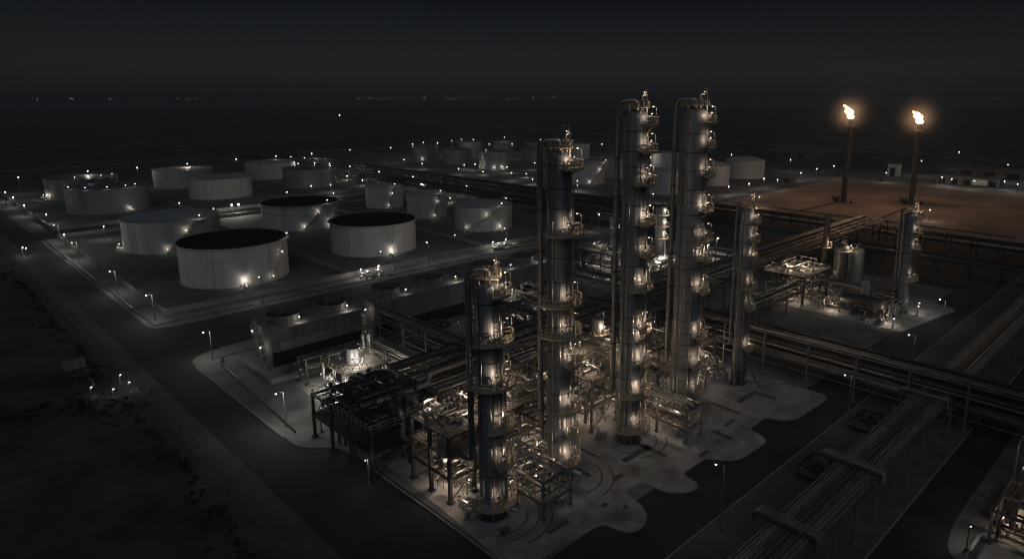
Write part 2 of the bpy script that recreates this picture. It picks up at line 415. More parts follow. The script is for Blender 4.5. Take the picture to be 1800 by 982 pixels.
# floodlight posts through the tank farms: (pixel of the lamp, height, wording)
flood = [
 ((32, 311), 11, 'at the far left end of the dark desert road'), ((154, 300), 15, 'just behind the dark rimmed tank farthest to the left'), ((241, 294), 14, 'between the far left pair of tanks and the next pair'),
 ((329, 287), 15, 'rising behind the roof of the second far white tank'), ((415, 279), 12, 'in the gap between the two far white tank pairs'), ((485, 274), 14, 'behind the left end of the farthest tank'),
 ((511, 275), 9, 'behind the right end of the farthest tank'), ((535, 277), 9, 'beside the junction hut behind the dark panelled tank'), ((553, 286), 13, 'over the middle of the dark panelled tank'),
 ((524, 287), 10, 'over the left rim of the dark panelled tank'), ((548, 269), 12, 'in the open ground beyond the dark panelled tank'), ((579, 287), 13, 'over the right rim of the dark panelled tank'),
 ((615, 263), 14, 'alone where the double rack begins'), ((687, 259), 14, 'alone left of the far round tanks'), ((9, 337), 6, 'at the left edge by the road bend'), ((23, 346), 6, 'by the road bend, nearer than its neighbour'),
 ((42, 360), 6, 'at the gap in the verge of the far left road'), ((81, 376), 5, 'at the gate corner before the dark pair of tanks'), ((182, 397), 6, 'on the strip between the dark pair and the white cone tank'),
 ((112, 411), 7, 'at the road junction by the end of the first dike'), ((233, 380), 3, 'low at the near foot of the dark rimmed tank'), ((315, 356), 7, 'standing before the pair of white tanks'),
 ((375, 366), 4, 'at the rear foot of the white cone tank'), ((407, 359), 6, 'bright, left of the two twin heads behind the white cone tank'), ((419, 358), 6, 'brightest, right of the two twin heads behind the white cone tank'),
 ((504, 337), 4, 'low behind the left rim of the second open tank'), ((586, 339), 4, 'low behind the right rim of the second open tank'), ((547, 326), 7, 'standing before the dark panelled tank'),
 ((581, 324), 5, 'low at the right foot of the dark panelled tank'), ((637, 316), 4, 'low at the left shoulder of the upright tank'), ((610, 309), 3, 'low on the road left of the upright tank'),
 ((666, 301), 8, 'over the road before the double rack'), ((615, 292), 7, 'on the road under the lone tall mast'), ((710, 280), 8, 'at the left foot of the far tank nearest the mast'),
 ((725, 253), 14, 'at the left rim of the first far round tank'), ((744, 250), 15, 'behind the roof of the first far round tank'), ((769, 251), 14, 'between the first two far round tanks'),
 ((794, 247), 15, 'left of the far roof top pair'), ((811, 245), 16, 'middle of three over the second far round tank'), ((832, 245), 16, 'right of three over the second far round tank'),
 ((860, 253), 14, 'between the far back tanks'), ((887, 241), 16, 'above the farthest tank in the back row'), ((900, 253), 14, 'right of the farthest back tank'), ((950, 245), 16, 'close left of the second column behind its pipe'),
 ((742, 287), 5, 'low in the valve yard before the first far tank'), ((816, 289), 4, 'low before the second far tank'), ((835, 288), 5, 'at the left foot of the streaked far tank'), ((806, 296), 5, 'on the roadside before the second far tank'),
 ((849, 301), 3, 'low before the streaked far tank'), ((891, 293), 5, 'right of the streaked far tank'), ((899, 303), 6, 'by the road right of the streaked far tank'), ((925, 305), 3, 'low beside the road left of the second column'),
 ((940, 286), 6, 'at the foot of the far tank beside the second column'), ((936, 314), 4, 'on the rack road left of the second column'), ((726, 310), 8, 'by the corner of the rack road'), ((741, 322), 6, 'bright, over the small pump house roof'),
 ((776, 330), 4, 'low behind the roof of the middle upright tank'), ((791, 347), 3, 'low on the ground right of the middle upright tank'), ((754, 322), 4, 'low beside the pump house pipe'), ((820, 326), 7, 'by the pipe bridge over the road'),
 ((887, 342), 7, 'right behind the cone roofed tank'), ((1015, 317), 8, 'before the white tank right of the second column'), ((1015, 325), 4, 'low before the white tank right of the second column'),
 ((1044, 285), 9, 'at the rear of the white tank right of the second column'), ((1058, 253), 13, 'in the dark between the second and third columns'), ((1082, 266), 12, 'bright, just left of the third column'),
 ((1071, 280), 9, 'over the tank beside the third column'), ((1053, 376), 8, 'on the road bend left of the third column'), ((1144, 276), 9, 'between the third and fourth columns'), ((1148, 340), 6, 'on the road between the third and fourth columns'),
 ((1242, 265), 12, 'just right of the fourth column'), ((1286, 271), 14, 'over the roof of the rightmost white tank'), ((1390, 280), 10, 'on the far yard left of the flares'), ((1436, 296), 8, 'on the road left of the first flare'),
 ((1466, 291), 9, 'close beside the first flare stack'), ((1343, 313), 7, 'right of the rightmost white tank'), ((1367, 315), 7, 'on the crossroad left of the flare field'), ((1317, 322), 7, 'at the foot of the rightmost white tank'),
 ((1281, 327), 6, 'left on the road before the rightmost white tank'), ((1335, 345), 6, 'on the track along the flare field'), ((1408, 303), 6, 'over the lit shelter roof on the far yard'), ((1686, 267), 14, 'alone on the track beyond the far sheds'),
 ((1620, 282), 12, 'beside the second flare stack, upper of two'), ((1772, 289), 13, 'over the far shed nearest the edge'), ((1558, 303), 7, 'at the corner of the white block house'), ((1656, 311), 6, 'at the left end of the long far shed'),
 ((1673, 314), 6, 'under the eave of the long far shed'), ((1713, 317), 6, 'by the round vessel at the far shed'), ((1766, 318), 6, 'between the two far sheds'), ((1789, 323), 6, 'at the front of the far right shed'),
 ((1635, 368), 6, 'alone on the brown field right of the sixth column')]
def make_flood(h, power, bulb):
    th = thing('flood_lamp', '', 'flood lamp')
    MB().tube([(0, 0, 0), (0, 0, h)], [.14, .08], 6).build('pole', 'steel', th)
    MB().cbox(0, 0, h - .02, .9, .5, .28).build('lamp_head', 'steel', th)
    MB().lathe([(.001, -bulb * 1.6), (bulb * .8, -bulb * 1.3), (bulb, -bulb * .6), (bulb * .6, -.05), (.001, -.04)], 8, 0, 0, h).build('bulb', 'bulb' if bulb > .35 else 'dim_bulb', th)
    light(th, (0, 0, h - bulb * 1.6 - .25), power, 'pale', .3)
    return th
fl = {}
for (px, py), h, lab in flood:
    x, y = at(px, py, h); D = math.hypot(x, y)
    big = 'bright' in lab
    key = (h, D > 420, big)
    if key in fl: o = copy_tree(fl[key])
    else: o = fl[key] = make_flood(h, (2600 if big else 520) * (1 + h / 14), (.30 if D > 420 else .22) * (1.8 if big else 1))
    o.location = (x, y, 0); tag(o, ('flood lamp ' if h > 8 else 'low lamp ') + lab, 'flood lamp', 'lamps about the tank farms and yards')

# town lights on the horizon
mb = MB()
def town(px0, px1, n, py, dj):
    for _ in range(n):
        px = random.uniform(px0, px1); a = (px - CX) / CF
        d = random.uniform(5200, 6200); s = random.choice([.7, .9, 1.1, 1.6])
        x, y = (a + 1) * d * math.sqrt(.5), (1 - a) * d * math.sqrt(.5)
        z = 4 + random.uniform(0, dj)
        mb.lathe([(.01, -s), (s, 0), (.01, s)], 5, x, y, z)
town(60, 375, 46, 164, 8); town(630, 800, 60, 160, 20); town(800, 1030, 44, 160, 20); town(1490, 1670, 40, 162, 16); town(1730, 1800, 12, 170, 4); town(375, 640, 16, 164, 8); town(1030, 1490, 20, 162, 10)
tag(mb.build('town_lights', 'far_bulb', smooth=False), 'band of tiny town lights along the dark horizon', 'town lights', kind='stuff')
def lone(px, py, lab):
    x, y = at(px, py, 6); th = thing('distant_lamp', lab, 'lamp', (x, y, 0))
    MB().bar((0, 0, 0), (0, 0, 6), .2).build('pole', 'steel', th)
    MB().lathe([(.01, -1.1), (1.1, 0), (.01, 1.1)], 6, 0, 0, 6).build('bulb', 'bulb', th)
lone(597, 203, 'single lamp far out on the black desert, left of centre'); lone(1050, 166, 'single lamp far out on the horizon left of the third column'); lone(843, 170, 'faint single lamp near the horizon above the far tanks')

# ================================================================== TANKS
def tank(label, x, y, r, h, style='cone', m='tank', stair=None, lampfoot=None, seams=8, rimlights=(), girder=True, seed=0, power=260):
    q = .915 if math.hypot(x, y) < 480 else .94; k = 1 - r * (1 - q) / math.hypot(x, y); r *= q; x = x * k + .8; y = y * k - .8
    th = thing('storage_tank', label, 'storage tank', (x, y, 0))
    n = 72
    MB().lathe([(r + .35, 0), (r + .35, .18), (r, .2)], n).build('footing', 'dike', th)
    sh = MB(); sh.lathe([(r, .18), (r, h)], n)
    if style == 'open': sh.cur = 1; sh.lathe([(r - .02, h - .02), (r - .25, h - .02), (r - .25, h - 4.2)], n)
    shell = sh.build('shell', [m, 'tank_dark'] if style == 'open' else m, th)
    rng = random.Random(seed); a0 = rng.uniform(0, 360)
    sm = MB()
    for k in range(seams):
        a = R(a0 + k * 360 / seams); c, s = math.cos(a), math.sin(a)
        sm.tube([((r + .03) * c, (r + .03) * s, .2), ((r + .03) * c, (r + .03) * s, h - .1)], .09, 4)
    sm.build('seam', 'tank_band', shell)
    wg = MB()
    if style == 'open':
        wg.lathe([(r, h - .25), (r + .75, h - .2), (r + .75, h + .05), (r - .05, h + .05)], n)
        wg.lathe([(r, h * .70), (r + .22, h * .71), (r + .22, h * .73), (r, h * .74)], n)
    elif girder:
        wg.lathe([(r, h - .5), (r + .18, h - .45), (r + .18, h), (r - .1, h + .06)], n)
        wg.lathe([(r, h * .74), (r + .12, h * .745), (r + .12, h * .76), (r, h * .77)], n)
    if wg.v: wg.build('wind_girder', m, th)
    rf = MB()
    if style == 'open':
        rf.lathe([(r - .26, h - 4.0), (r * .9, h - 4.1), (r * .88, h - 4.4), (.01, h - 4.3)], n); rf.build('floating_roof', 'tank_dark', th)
    else:
        up = {'cone': r * .09, 'flat': r * .045, 'dome': r * .2}[style]
        rf.lathe([(r, h)] + [(r * (1 - (k / 6)), h + up * (1 - (1 - k / 6) ** (2 if style == 'dome' else 1.3))) for k in range(1, 6)] + [(.01, h + up)], n)
        roof = rf.build('roof', m, th)
        v = MB(); v.lathe([(.4, 0), (.4, .8), (.7, .9), (.01, 1.1)], 10, r * .3, 0, h + up * .6); v.build('vent', 'steel', roof)
        rl = MB()
        for z in (.55, 1.05):
            rl.tube([((r - .1) * math.cos(2 * PI * k / 48), (r - .1) * math.sin(2 * PI * k / 48), h + z) for k in range(49)], .035, 4)
        for k in range(36): a = 2 * PI * k / 36; rl.bar(((r - .1) * math.cos(a), (r - .1) * math.sin(a), h), ((r - .1) * math.cos(a), (r - .1) * math.sin(a), h + 1.05), .035)
        rl.build('railing', 'steel', roof)
    if stair is not None:
        st = MB(); a1, sp = stair; N = 26
        for k in range(N):
            a = R(a1 - sp * k / N); a2 = R(a1 - sp * (k + 1) / N); z = h - h * k / N
            c = math.cos(a), math.sin(a); d = math.cos(a2), math.sin(a2)
            st.sector(r + .02, r + 1.0, z - .18, z - .1, a1 - sp * k / N, a1 - sp * (k + .9) / N, 1)
            st.bar(((r + 1) * c[0], (r + 1) * c[1], z + .9), ((r + 1) * d[0], (r + 1) * d[1], z + .9 - h / N), .05)
            st.bar(((r + 1) * c[0], (r + 1) * c[1], z - .3), ((r + 1) * d[0], (r + 1) * d[1], z - .3 - h / N), .1)
            if k % 3 == 0: st.bar(((r + 1) * c[0], (r + 1) * c[1], z - .1), ((r + 1) * c[0], (r + 1) * c[1], z + .9), .04)
        stp = st.build('stair', 'rail', th)
        lands = MB(); lands.sector(r - .1, r + 1.5, h - .05, h + .08, a1 - 2, a1 + 7, 3)
        lands.build('landing', 'deck', stp)
        for fr, pw in ((0, power), (.42, power * .5), (.97, power * .4)):
            a = R(a1 - sp * fr + 2); z = h - h * fr + 1.9; q = r + 1.1
            lamp_on(th, q * math.cos(a), q * math.sin(a), z - 1.9, 1.9, pw, bulb=.15 if fr else .26)
    if lampfoot:
        for af, pw in lampfoot:
            a = R(af); c, s = math.cos(a), math.sin(a)
            vm = MB(); vm.tube([(r * c, r * s, .8), ((r + 2.6) * c, (r + 2.6) * s, .8), ((r + 2.6) * c, (r + 2.6) * s, .3)], .28, 8, .4)
            vm.tube([((r + 2) * c - 2.2 * s, (r + 2) * s + 2.2 * c, .7), ((r + 2) * c + 2.2 * s, (r + 2) * s - 2.2 * c, .7)], .2, 8)
            for t in (-1.4, -.4, .7, 1.6): vm.cbox((r + 2) * c - t * s, (r + 2) * s + t * c, .5, .45, .45, 1.1)
            vm.build('valve_manifold', 'machine', th)
            lamp_on(th, (r + 1.3) * c, (r + 1.3) * s, 0, 2.6, pw, bulb=.2)
    for af in rimlights:
        a = R(af); lamp_on(th, (r - .4) * math.cos(a), (r - .4) * math.sin(a), h, 1.7, 130, bulb=.22)
    return th

def lamp_on(parent, x, y, z, h, power, kind='pale', bulb=.13, arm=None, name='lamp', aim=None):
    """short lamp pole belonging to a larger thing: lamp > bulb"""
    mb = MB(); tx, ty = (x, y) if not arm else (x + arm[0], y + arm[1])
    mb.tube([(x, y, z), (x, y, z + h)] + ([(tx, ty, z + h + .15)] if arm else []), .05, 6, .2)
    mb.cbox(tx, ty, z + h + .06 + (.1 if arm else 0), .5, .34, .14)
    o = mb.build(name, 'steel', parent)
    zz = z + h + (.08 if arm else 0)
    MB().lathe([(.001, -bulb), (bulb * .8, -bulb * .7), (bulb, -.02), (.001, 0)], 8, tx, ty, zz + .04).build('bulb', 'bulb_warm' if kind == 'warm' else 'dim_bulb', o)
    if aim: spot(o, (tx, ty, zz - bulb - .1), aim, power, kind)
    else: light(o, (tx, ty, zz - bulb - .12), power, kind, .1)
    return o

F = 225  # direction of the side the camera faces
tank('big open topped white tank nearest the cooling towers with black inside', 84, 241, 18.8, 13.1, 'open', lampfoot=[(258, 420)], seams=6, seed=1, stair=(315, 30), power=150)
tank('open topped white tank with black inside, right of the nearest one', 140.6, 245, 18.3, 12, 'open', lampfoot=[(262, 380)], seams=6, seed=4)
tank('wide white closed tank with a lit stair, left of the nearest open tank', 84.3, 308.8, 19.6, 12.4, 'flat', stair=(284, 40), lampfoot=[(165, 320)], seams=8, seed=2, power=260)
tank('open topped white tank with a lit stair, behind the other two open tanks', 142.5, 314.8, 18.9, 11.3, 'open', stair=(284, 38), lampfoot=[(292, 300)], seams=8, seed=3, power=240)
tank('white cone roofed tank with a stair, right of the small upright tanks', 201, 248.5, 14.8, 11, 'cone', stair=(264, 70), lampfoot=[(262, 150)], seams=10, seed=5, power=140)
tank('upright white cone roofed tank in the middle of the first yard', 198.7, 291, 11, 12.1, 'cone', stair=(272, 20), seams=5, seed=6, power=170)
tank('upright white tank with a pointed roof, rear left of its twin', 199.7, 333.4, 11, 11.5, 'cone', stair=(268, 20), seams=5, seed=7, power=150)
tank('white low roofed tank right of the dark rimmed pair', 149.7, 438.5, 19.4, 11.8, 'flat', seams=7, seed=8)
tank('white low roofed tank behind the one right of the dark rimmed pair', 148.9, 503.8, 19.3, 11.6, 'flat', seams=7, seed=9)
tank('dark grey tank with lamps round its rim, nearer of the left pair', 88.8, 431.7, 21.1, 12.5, 'flat', 'tank_grey', lampfoot=[(285, 220)], rimlights=(195, 228, 258, 284, 300), seams=9, seed=10)
tank('dark grey tank with lamps round its rim, farther of the left pair', 90.1, 500, 20.2, 11.5, 'flat', 'tank_grey', rimlights=(250, 292, 318), lampfoot=[(185, 500), (196, 400)], seams=9, seed=11)
tank('dark panelled tank with rim lamps behind the open tanks', 210.7, 445.9, 18.1, 12, 'flat', 'tank_grey', rimlights=(300,), seams=12, seed=12)
tank('pale low roofed tank behind the dark panelled tank', 210.9, 509.2, 18.5, 11.5, 'flat', seams=7, seed=13)
far_t = [(369.6, 539.9, 13.4, 12, 'tank_grey', 'cone', 'first grey tank of the far row beside the double rack'), (369.9, 491.1, 14.2, 12.8, 'tank_grey', 'cone', 'second grey tank of the far row, streaked and domed'),
 (366.7, 436.3, 13, 14.3, 'tank_grey', 'flat', 'streaked tank with lamps at its foot, nearest of the far row'), (448.1, 571.7, 13.8, 11.7, 'tank_grey', 'flat', 'far tank peeping over the second grey tank'),
 (482.2, 558.1, 14.6, 10.7, 'tank_grey', 'flat', 'farthest tank in the back row, faint between lamps'), (426.5, 451.4, 11.4, 12.6, 'tank_grey', 'flat', 'grey tank just left of the second column'),
 (523.5, 554.8, 12.6, 8.6, 'tank_grey', 'flat', 'low back tank half hidden behind the second column'), (482.1, 447.4, 10.9, 13.9, 'tank', 'flat', 'pale back tank just right of the second column top'),
 (354.5, 320.6, 13.6, 14.4, 'tank', 'cone', 'white tank with a stair right of the second column'), (396, 322.6, 12.7, 14, 'tank', 'cone', 'white tank half hidden left of the third column'),
 (351.6, 253.8, 12.5, 14.6, 'tank', 'cone', 'white tank between the third and fourth columns'), (480, 345.8, 12.2, 11.9, 'tank', 'cone', 'farther small tank between the third and fourth columns'),
 (408.9, 253.4, 11.4, 13.5, 'tank', 'dome', 'white tank half hidden right of the fourth column'), (461.5, 259.4, 15.2, 12.8, 'tank', 'dome', 'large white dome roofed tank left of the flare field')]
for i, (x, y, r, h, m, st, lab) in enumerate(far_t):
    tank(lab, x, y, r, h, st, m, seams=10 if m == 'tank_grey' else 6, seed=20 + i,
         lampfoot={0: [(225, 300)], 2: [(230, 400), (262, 400)]}.get(i), stair={2: (200, 40), 8: (285, 60), 10: None}.get(i), power=300)

# ================================================================== COLUMNS
def column(label, x, y, H, D, plats, warm=900, lads=True, riser=True, seed=0, cap='davit', bands=3.1, base=2.2, vap=.45):
    rng = random.Random(seed); r = D / 2
    th = thing('distillation_column', label, 'column', (x, y, .14))
    MB().lathe([(r + .4, 0), (r + .4, .22), (r * .98, .24), (r * .98, base), (r + .06, base + .02)], 40).build('skirt', 'skirt', th)
    for k in range(10):
        a = 2 * PI * k / 10; sk = MB().cbox((r + .12) * math.cos(a), (r + .12) * math.sin(a), .24, .26, .26, .55)
        if k in (4, 5, 6, 7): sk.build('anchor_chair', 'dark_steel', th)
    prof = [(r, base)]; zb = []; z = base + 1.4
    while z < H - r * .9:
        zb.append(z)
        z += bands * rng.uniform(.75, 1.25)
    zt = H - r * .75
    prof += [(r, zt)] + [(r * math.cos(R(t)), zt + r * .6 * math.sin(R(t))) for t in range(12, 90, 13)] + [(.01, zt + r * .6)]
    shl = MB().lathe(prof, 48).build('shell', 'clad', th)
    bd = MB()
    for z in zb: bd.lathe([(r - .02, z), (r + .04, z), (r + .04, z + .16), (r - .02, z + .16)], 40)
    bd.build('band_ring', 'dark_steel', shl)
    prev = None
    for i, (z, ca, span, w) in enumerate(sorted(plats)):
        a0, a1 = ca - span / 2, ca + span / 2
        pl = MB(); pl.sector(r + .04, r + w, z - .12, z, a0, a1, 18); pl.sector(r + w, r + w + .05, z - .22, z + .16, a0, a1, 18)
        for k in range(5):
            a = R(a0 + (a1 - a0) * (k + .5) / 5); c, s = math.cos(a), math.sin(a)
            pl.bar((r * c, r * s, z - 1.1), ((r + w * .9) * c, (r + w * .9) * s, z - .14), .06)
        plat = pl.build('platform', 'rail', th)
        rl = MB(); q = r + w - .05
        for zz in (.5, 1.1): rl.tube([((r + .3) * math.cos(R(a0)), (r + .3) * math.sin(R(a0)), z + zz)] + [(q * math.cos(R(a0 + (a1 - a0) * k / 18)), q * math.sin(R(a0 + (a1 - a0) * k / 18)), z + zz) for k in range(19)] + [((r + .3) * math.cos(R(a1)), (r + .3) * math.sin(R(a1)), z + zz)], .055, 4)
        npost = max(5, int(span / 15))
        for k in range(npost + 1):
            a = R(a0 + (a1 - a0) * k / npost); rl.bar((q * math.cos(a), q * math.sin(a), z), (q * math.cos(a), q * math.sin(a), z + 1.1), .05)
        rl.build('railing', 'rail', plat)
        if warm:
            pw = warm * rng.uniform(.4, 1.15)
            am = R(min(max(ca - 18, 250), 268)); q2 = r + min(1.25, w - .3)
            lamp_on(plat, q2 * math.cos(am), q2 * math.sin(am), z, 1.75, pw * .4, 'warm', .07, aim=(0, 0, z + 2.2))
            ae = R(a1 - 10); q3 = r + w - .1; k2 = -.8
            lamp_on(plat, q3 * math.cos(ae), q3 * math.sin(ae), z, 2.7, pw * .15, 'warm', .09, (k2 * math.cos(ae) + .3 * math.sin(ae), k2 * math.sin(ae) - .3 * math.cos(ae)))
        am = R(ca + rng.uniform(5, 25)); mw = MB()
        mw.tube([(r * .9 * math.cos(am), r * .9 * math.sin(am), z + .95), ((r + .45) * math.cos(am), (r + .45) * math.sin(am), z + .95)], .36, 12)
        mw.tube([((r + .45) * math.cos(am), (r + .45) * math.sin(am), z + .95), ((r + .58) * math.cos(am), (r + .58) * math.sin(am), z + .95)], .48, 12)
        mw.build('manway', 'clad_dark', th)
        vm = MB()
        for k in range(3):
            av = R(rng.uniform(a0 + 12, a1 - 12)); q4 = r + w * rng.uniform(.45, .8); hh = rng.uniform(.7, 1.7)
            vm.tube([(q4 * math.cos(av), q4 * math.sin(av), z), (q4 * math.cos(av), q4 * math.sin(av), z + hh), (r * math.cos(av), r * math.sin(av), z + hh)], .09, 6, .2)
            vm.cbox(q4 * math.cos(av), q4 * math.sin(av), z + .35, .32, .32, .4)
        vm.build('valve_piping', 'machine', plat)
        # caged ladder down to the previous platform
        if prev is not None and lads:
            la = R(250 if i % 2 else 262) if span > 100 else R(ca - span * .3); lr = r + .42; c, s = math.cos(la), math.sin(la); tx, ty = -s * .24, c * .24
            ld = MB()
            for sg in (-1, 1): ld.bar((lr * c + sg * tx, lr * s + sg * ty, prev), (lr * c + sg * tx, lr * s + sg * ty, z + 1.1), .045)
            zz = prev + .3
            while zz < z: ld.bar((lr * c - tx, lr * s - ty, zz), (lr * c + tx, lr * s + ty, zz), .028); zz += .42
            zz = prev + 2.4
            while zz < z:
                ld.tube([(lr * c + tx, lr * s + ty, zz), ((lr + .4) * c + tx * 1.6, (lr + .4) * s + ty * 1.6, zz), ((lr + .75) * c, (lr + .75) * s, zz), ((lr + .4) * c - tx * 1.6, (lr + .4) * s - ty * 1.6, zz), (lr * c - tx, lr * s - ty, zz)], .03, 4); zz += 1.2
            for q in (-1, 0, 1): ld.bar(((lr + .72 - .2 * abs(q)) * c + q * tx * 1.3, (lr + .72 - .2 * abs(q)) * s + q * ty * 1.3, prev + 2.4), ((lr + .72 - .2 * abs(q)) * c + q * tx * 1.3, (lr + .72 - .2 * abs(q)) * s + q * ty * 1.3, z), .025)
            ld.build('ladder', 'steel', th)
        prev = z
    # overhead vapour line down the left side
    a = R(140); q = r + vap + .55; c, s = math.cos(a), math.sin(a); tz = zt + r * .6
    vl = MB(); vl.tube([(0, 0, tz - .3), (0, 0, tz + vap * 3.2), (q * c, q * s, tz + vap * 3.2), (q * c, q * s, 9), (q * c, q * s + 4, 9)], vap, 14, vap * 2.6)
    vl.build('vapour_line', 'clad_dark', th)
    cl = MB(); z = 12
    while z < H - 3:
        cl.lathe([(vap + .08, 0), (vap + .08, .25)], 12, q * c, q * s, z); cl.bar((r * c, r * s, z + .1), (q * c, q * s, z + .1), .08); z += 6.5
    cl.build('pipe_bracket', 'dark_steel', th)
    if riser:
        for k, (ang, rad, frac) in enumerate([(178, .16, .97), (196, .09, .8), (232, .12, .62), (290, .13, .9), (306, .2, .55), (322, .1, .82)]):
            a = R(ang + rng.uniform(-5, 5)); q = r + rad + .22; c, s = math.cos(a), math.sin(a)
            MB().tube([(r * c, r * s, H * frac), (q * c, q * s, H * frac), (q * c, q * s, 1.5), ((q + 1.5) * c, (q + 1.5) * s, 1.1)], rad, 8, .5).build('riser_pipe', 'pipe', th)
    # head platform and davit
    hz = tz + .35; hp = MB(); hp.sector(vap + .1, r * 1.06, hz, hz + .12, 0, 360, 24)
    for k in range(6): a = 2 * PI * k / 6; hp.bar((r * .8 * math.cos(a), r * .8 * math.sin(a), zt + .3), (r * .9 * math.cos(a), r * .9 * math.sin(a), hz), .07)
    head = hp.build('head_platform', 'rail', th)
    rl = MB()
    for zz in (.6, 1.15): rl.tube([(r * 1.04 * math.cos(2 * PI * k / 24), r * 1.04 * math.sin(2 * PI * k / 24), hz + zz) for k in range(25)], .045, 4)
    for k in range(16): a = 2 * PI * k / 16; rl.bar((r * 1.04 * math.cos(a), r * 1.04 * math.sin(a), hz), (r * 1.04 * math.cos(a), r * 1.04 * math.sin(a), hz + 1.15), .06)
    rl.build('railing', 'rail', head)
    dv = MB(); a = R(285); dv.tube([(r * .9 * math.cos(a), r * .9 * math.sin(a), zt), (r * .9 * math.cos(a), r * .9 * math.sin(a), hz + 3.1), (r * .1 * math.cos(a) + .4, r * .1 * math.sin(a), hz + 3.3)], .11, 8, .5)
    dv.build('davit', 'rail', th)
    rv = MB(); rv.tube([(.9, -.5, tz - .5), (.9, -.5, hz + 2.0), (1.4, -1.1, hz + 2.0)], .14, 8, .4); rv.cbox(.9, -.5, hz + .8, .5, .5, .6); rv.build('relief_valve', 'steel', head)
    if warm: lamp_on(head, r * .85 * math.cos(R(312)), r * .85 * math.sin(R(312)), hz, 2.4, warm * .06, 'warm', .06, (-.6, .2))
    return th
w = 1.75
column('shortest of the front four steel columns, standing nearest the camera side kerb', 58.4, 71, 36.7, 3.6,
       [(34.6, 290, 100, 1.5), (27.8, 272, 150, w), (21.2, 262, 190, w), (14.8, 290, 130, w), (8.9, 302, 105, 1.6), (2.7, 268, 175, 1.9)], seed=1, warm=800, bands=4.2)
column('second steel column from the left, lit in warm patches, beside the open frame', 72.8, 71.2, 53.7, 3.8,
       [(50.9, 290, 110, w), (41, 268, 150, w), (30, 264, 190, w), (25, 266, 180, w), (20.1, 296, 95, 1.6), (12.6, 285, 120, w), (8.1, 305, 85, 1.6), (3.4, 300, 95, 1.7)], seed=2, warm=800, bands=3.6)
column('third steel column, tall with a railed head and a free standing base', 90.7, 71, 59.3, 4.1,
       [(56.7, 296, 95, w), (52.3, 290, 110, w), (47, 284, 130, w), (40.2, 290, 110, w), (34.6, 300, 90, w), (28.9, 284, 140, w), (21.2, 302, 80, 1.7), (19.2, 304, 70, 1.7), (15, 302, 85, 1.7), (9.4, 276, 160, 1.7), (2.9, 272, 165, 1.9)], seed=3, warm=800)
column('fourth and fattest steel column with the hoop topped vapour pipe', 109.3, 72, 59.5, 5.1,
       [(56.5, 300, 75, 1.7), (51.9, 302, 70, 1.7), (46.7, 298, 80, 1.8), (40, 296, 80, 1.8), (34.4, 290, 100, 2.1), (30.6, 300, 75, 1.8), (24.2, 302, 80, 1.8), (15.1, 298, 90, 1.8), (9.2, 292, 105, 1.8), (3.6, 300, 80, 1.7)], seed=4, warm=850, bands=2.9)
column('slim fifth column with a rounded head, right of the four big ones', 126.9, 69.7, 38.6, 2.7,
       [(35.6, 306, 80, 1.5), (31.7, 296, 110, 1.5), (27.7, 302, 90, 1.5), (21.8, 286, 160, 1.5), (17.1, 296, 120, 1.5), (8, 300, 110, 1.5)], seed=5, warm=620, vap=.28, base=3.2)
column('slim far column at the edge of the drum pad, before the right flare', 204.3, 62.1, 29.2, 3.5,
       [(28, 306, 90, 1.6), (23.3, 308, 60, 1.7), (18.6, 308, 60, 1.7), (10, 282, 165, 1.9)], seed=6, warm=600, vap=.35, base=3, riser=False)

# ================================================================== FLARES
def flame_mesh(seed, H=6.6, W=2.5):
    rng = random.Random(seed); mb = MB(); ph = rng.uniform(0, 6); N = 22; n = 18
    rows = []
    for i in range(N + 1):
        t = i / N; rad = W * (math.sin(PI * min(1, t * 1.02)) ** .6) * (1 - .4 * t) * (1 + .28 * math.sin(t * 9 + ph)) + .02
        cx = -1.5 * t ** 1.2 + .55 * math.sin(t * 7 + ph) * t; cy = 1.4 * t ** 1.2 + .35 * math.cos(t * 6 + ph) * t
        rows.append([(cx + rad * math.cos(2 * PI * k / n) * (1 + .2 * math.sin(3 * k + i * .9 + ph)), cy + rad * math.sin(2 * PI * k / n) * (1 + .2 * math.cos(2 * k + i * .7)), t * H) for k in range(n)])
    vs = [p for r_ in rows for p in r_]
    return mb.poly(vs, [(i * n + k, i * n + (k + 1) % n, (i + 1) * n + (k + 1) % n, (i + 1) * n + k) for i in range(N) for k in range(n)])
def flame_mat():
    m = bpy.data.materials.new('burning gas'); m.use_nodes = True; nt = m.node_tree; nt.nodes.clear()
    tc = nt.nodes.new('ShaderNodeTexCoord'); n = nt.nodes.new('ShaderNodeTexNoise'); n.inputs['Scale'].default_value = .55; n.inputs['Detail'].default_value = 4
    nt.links.new(tc.outputs['Object'], n.inputs['Vector'])
    r = nt.nodes.new('ShaderNodeValToRGB'); r.color_ramp.elements[0].position = .36; r.color_ramp.elements[1].position = .6
    r.color_ramp.elements[0].color = (1.0, .34, .07, 1); r.color_ramp.elements[1].color = (1, .72, .38, 1)
    nt.links.new(n.outputs['Fac'], r.inputs['Fac'])
    e = nt.nodes.new('ShaderNodeEmission'); e.inputs['Strength'].default_value = 7; nt.links.new(r.outputs[0], e.inputs['Color'])
    o = nt.nodes.new('ShaderNodeOutputMaterial'); nt.links.new(e.outputs[0], o.inputs[0]); m.cycles.emission_sampling = 'NONE'
    return m
FM = flame_mat()
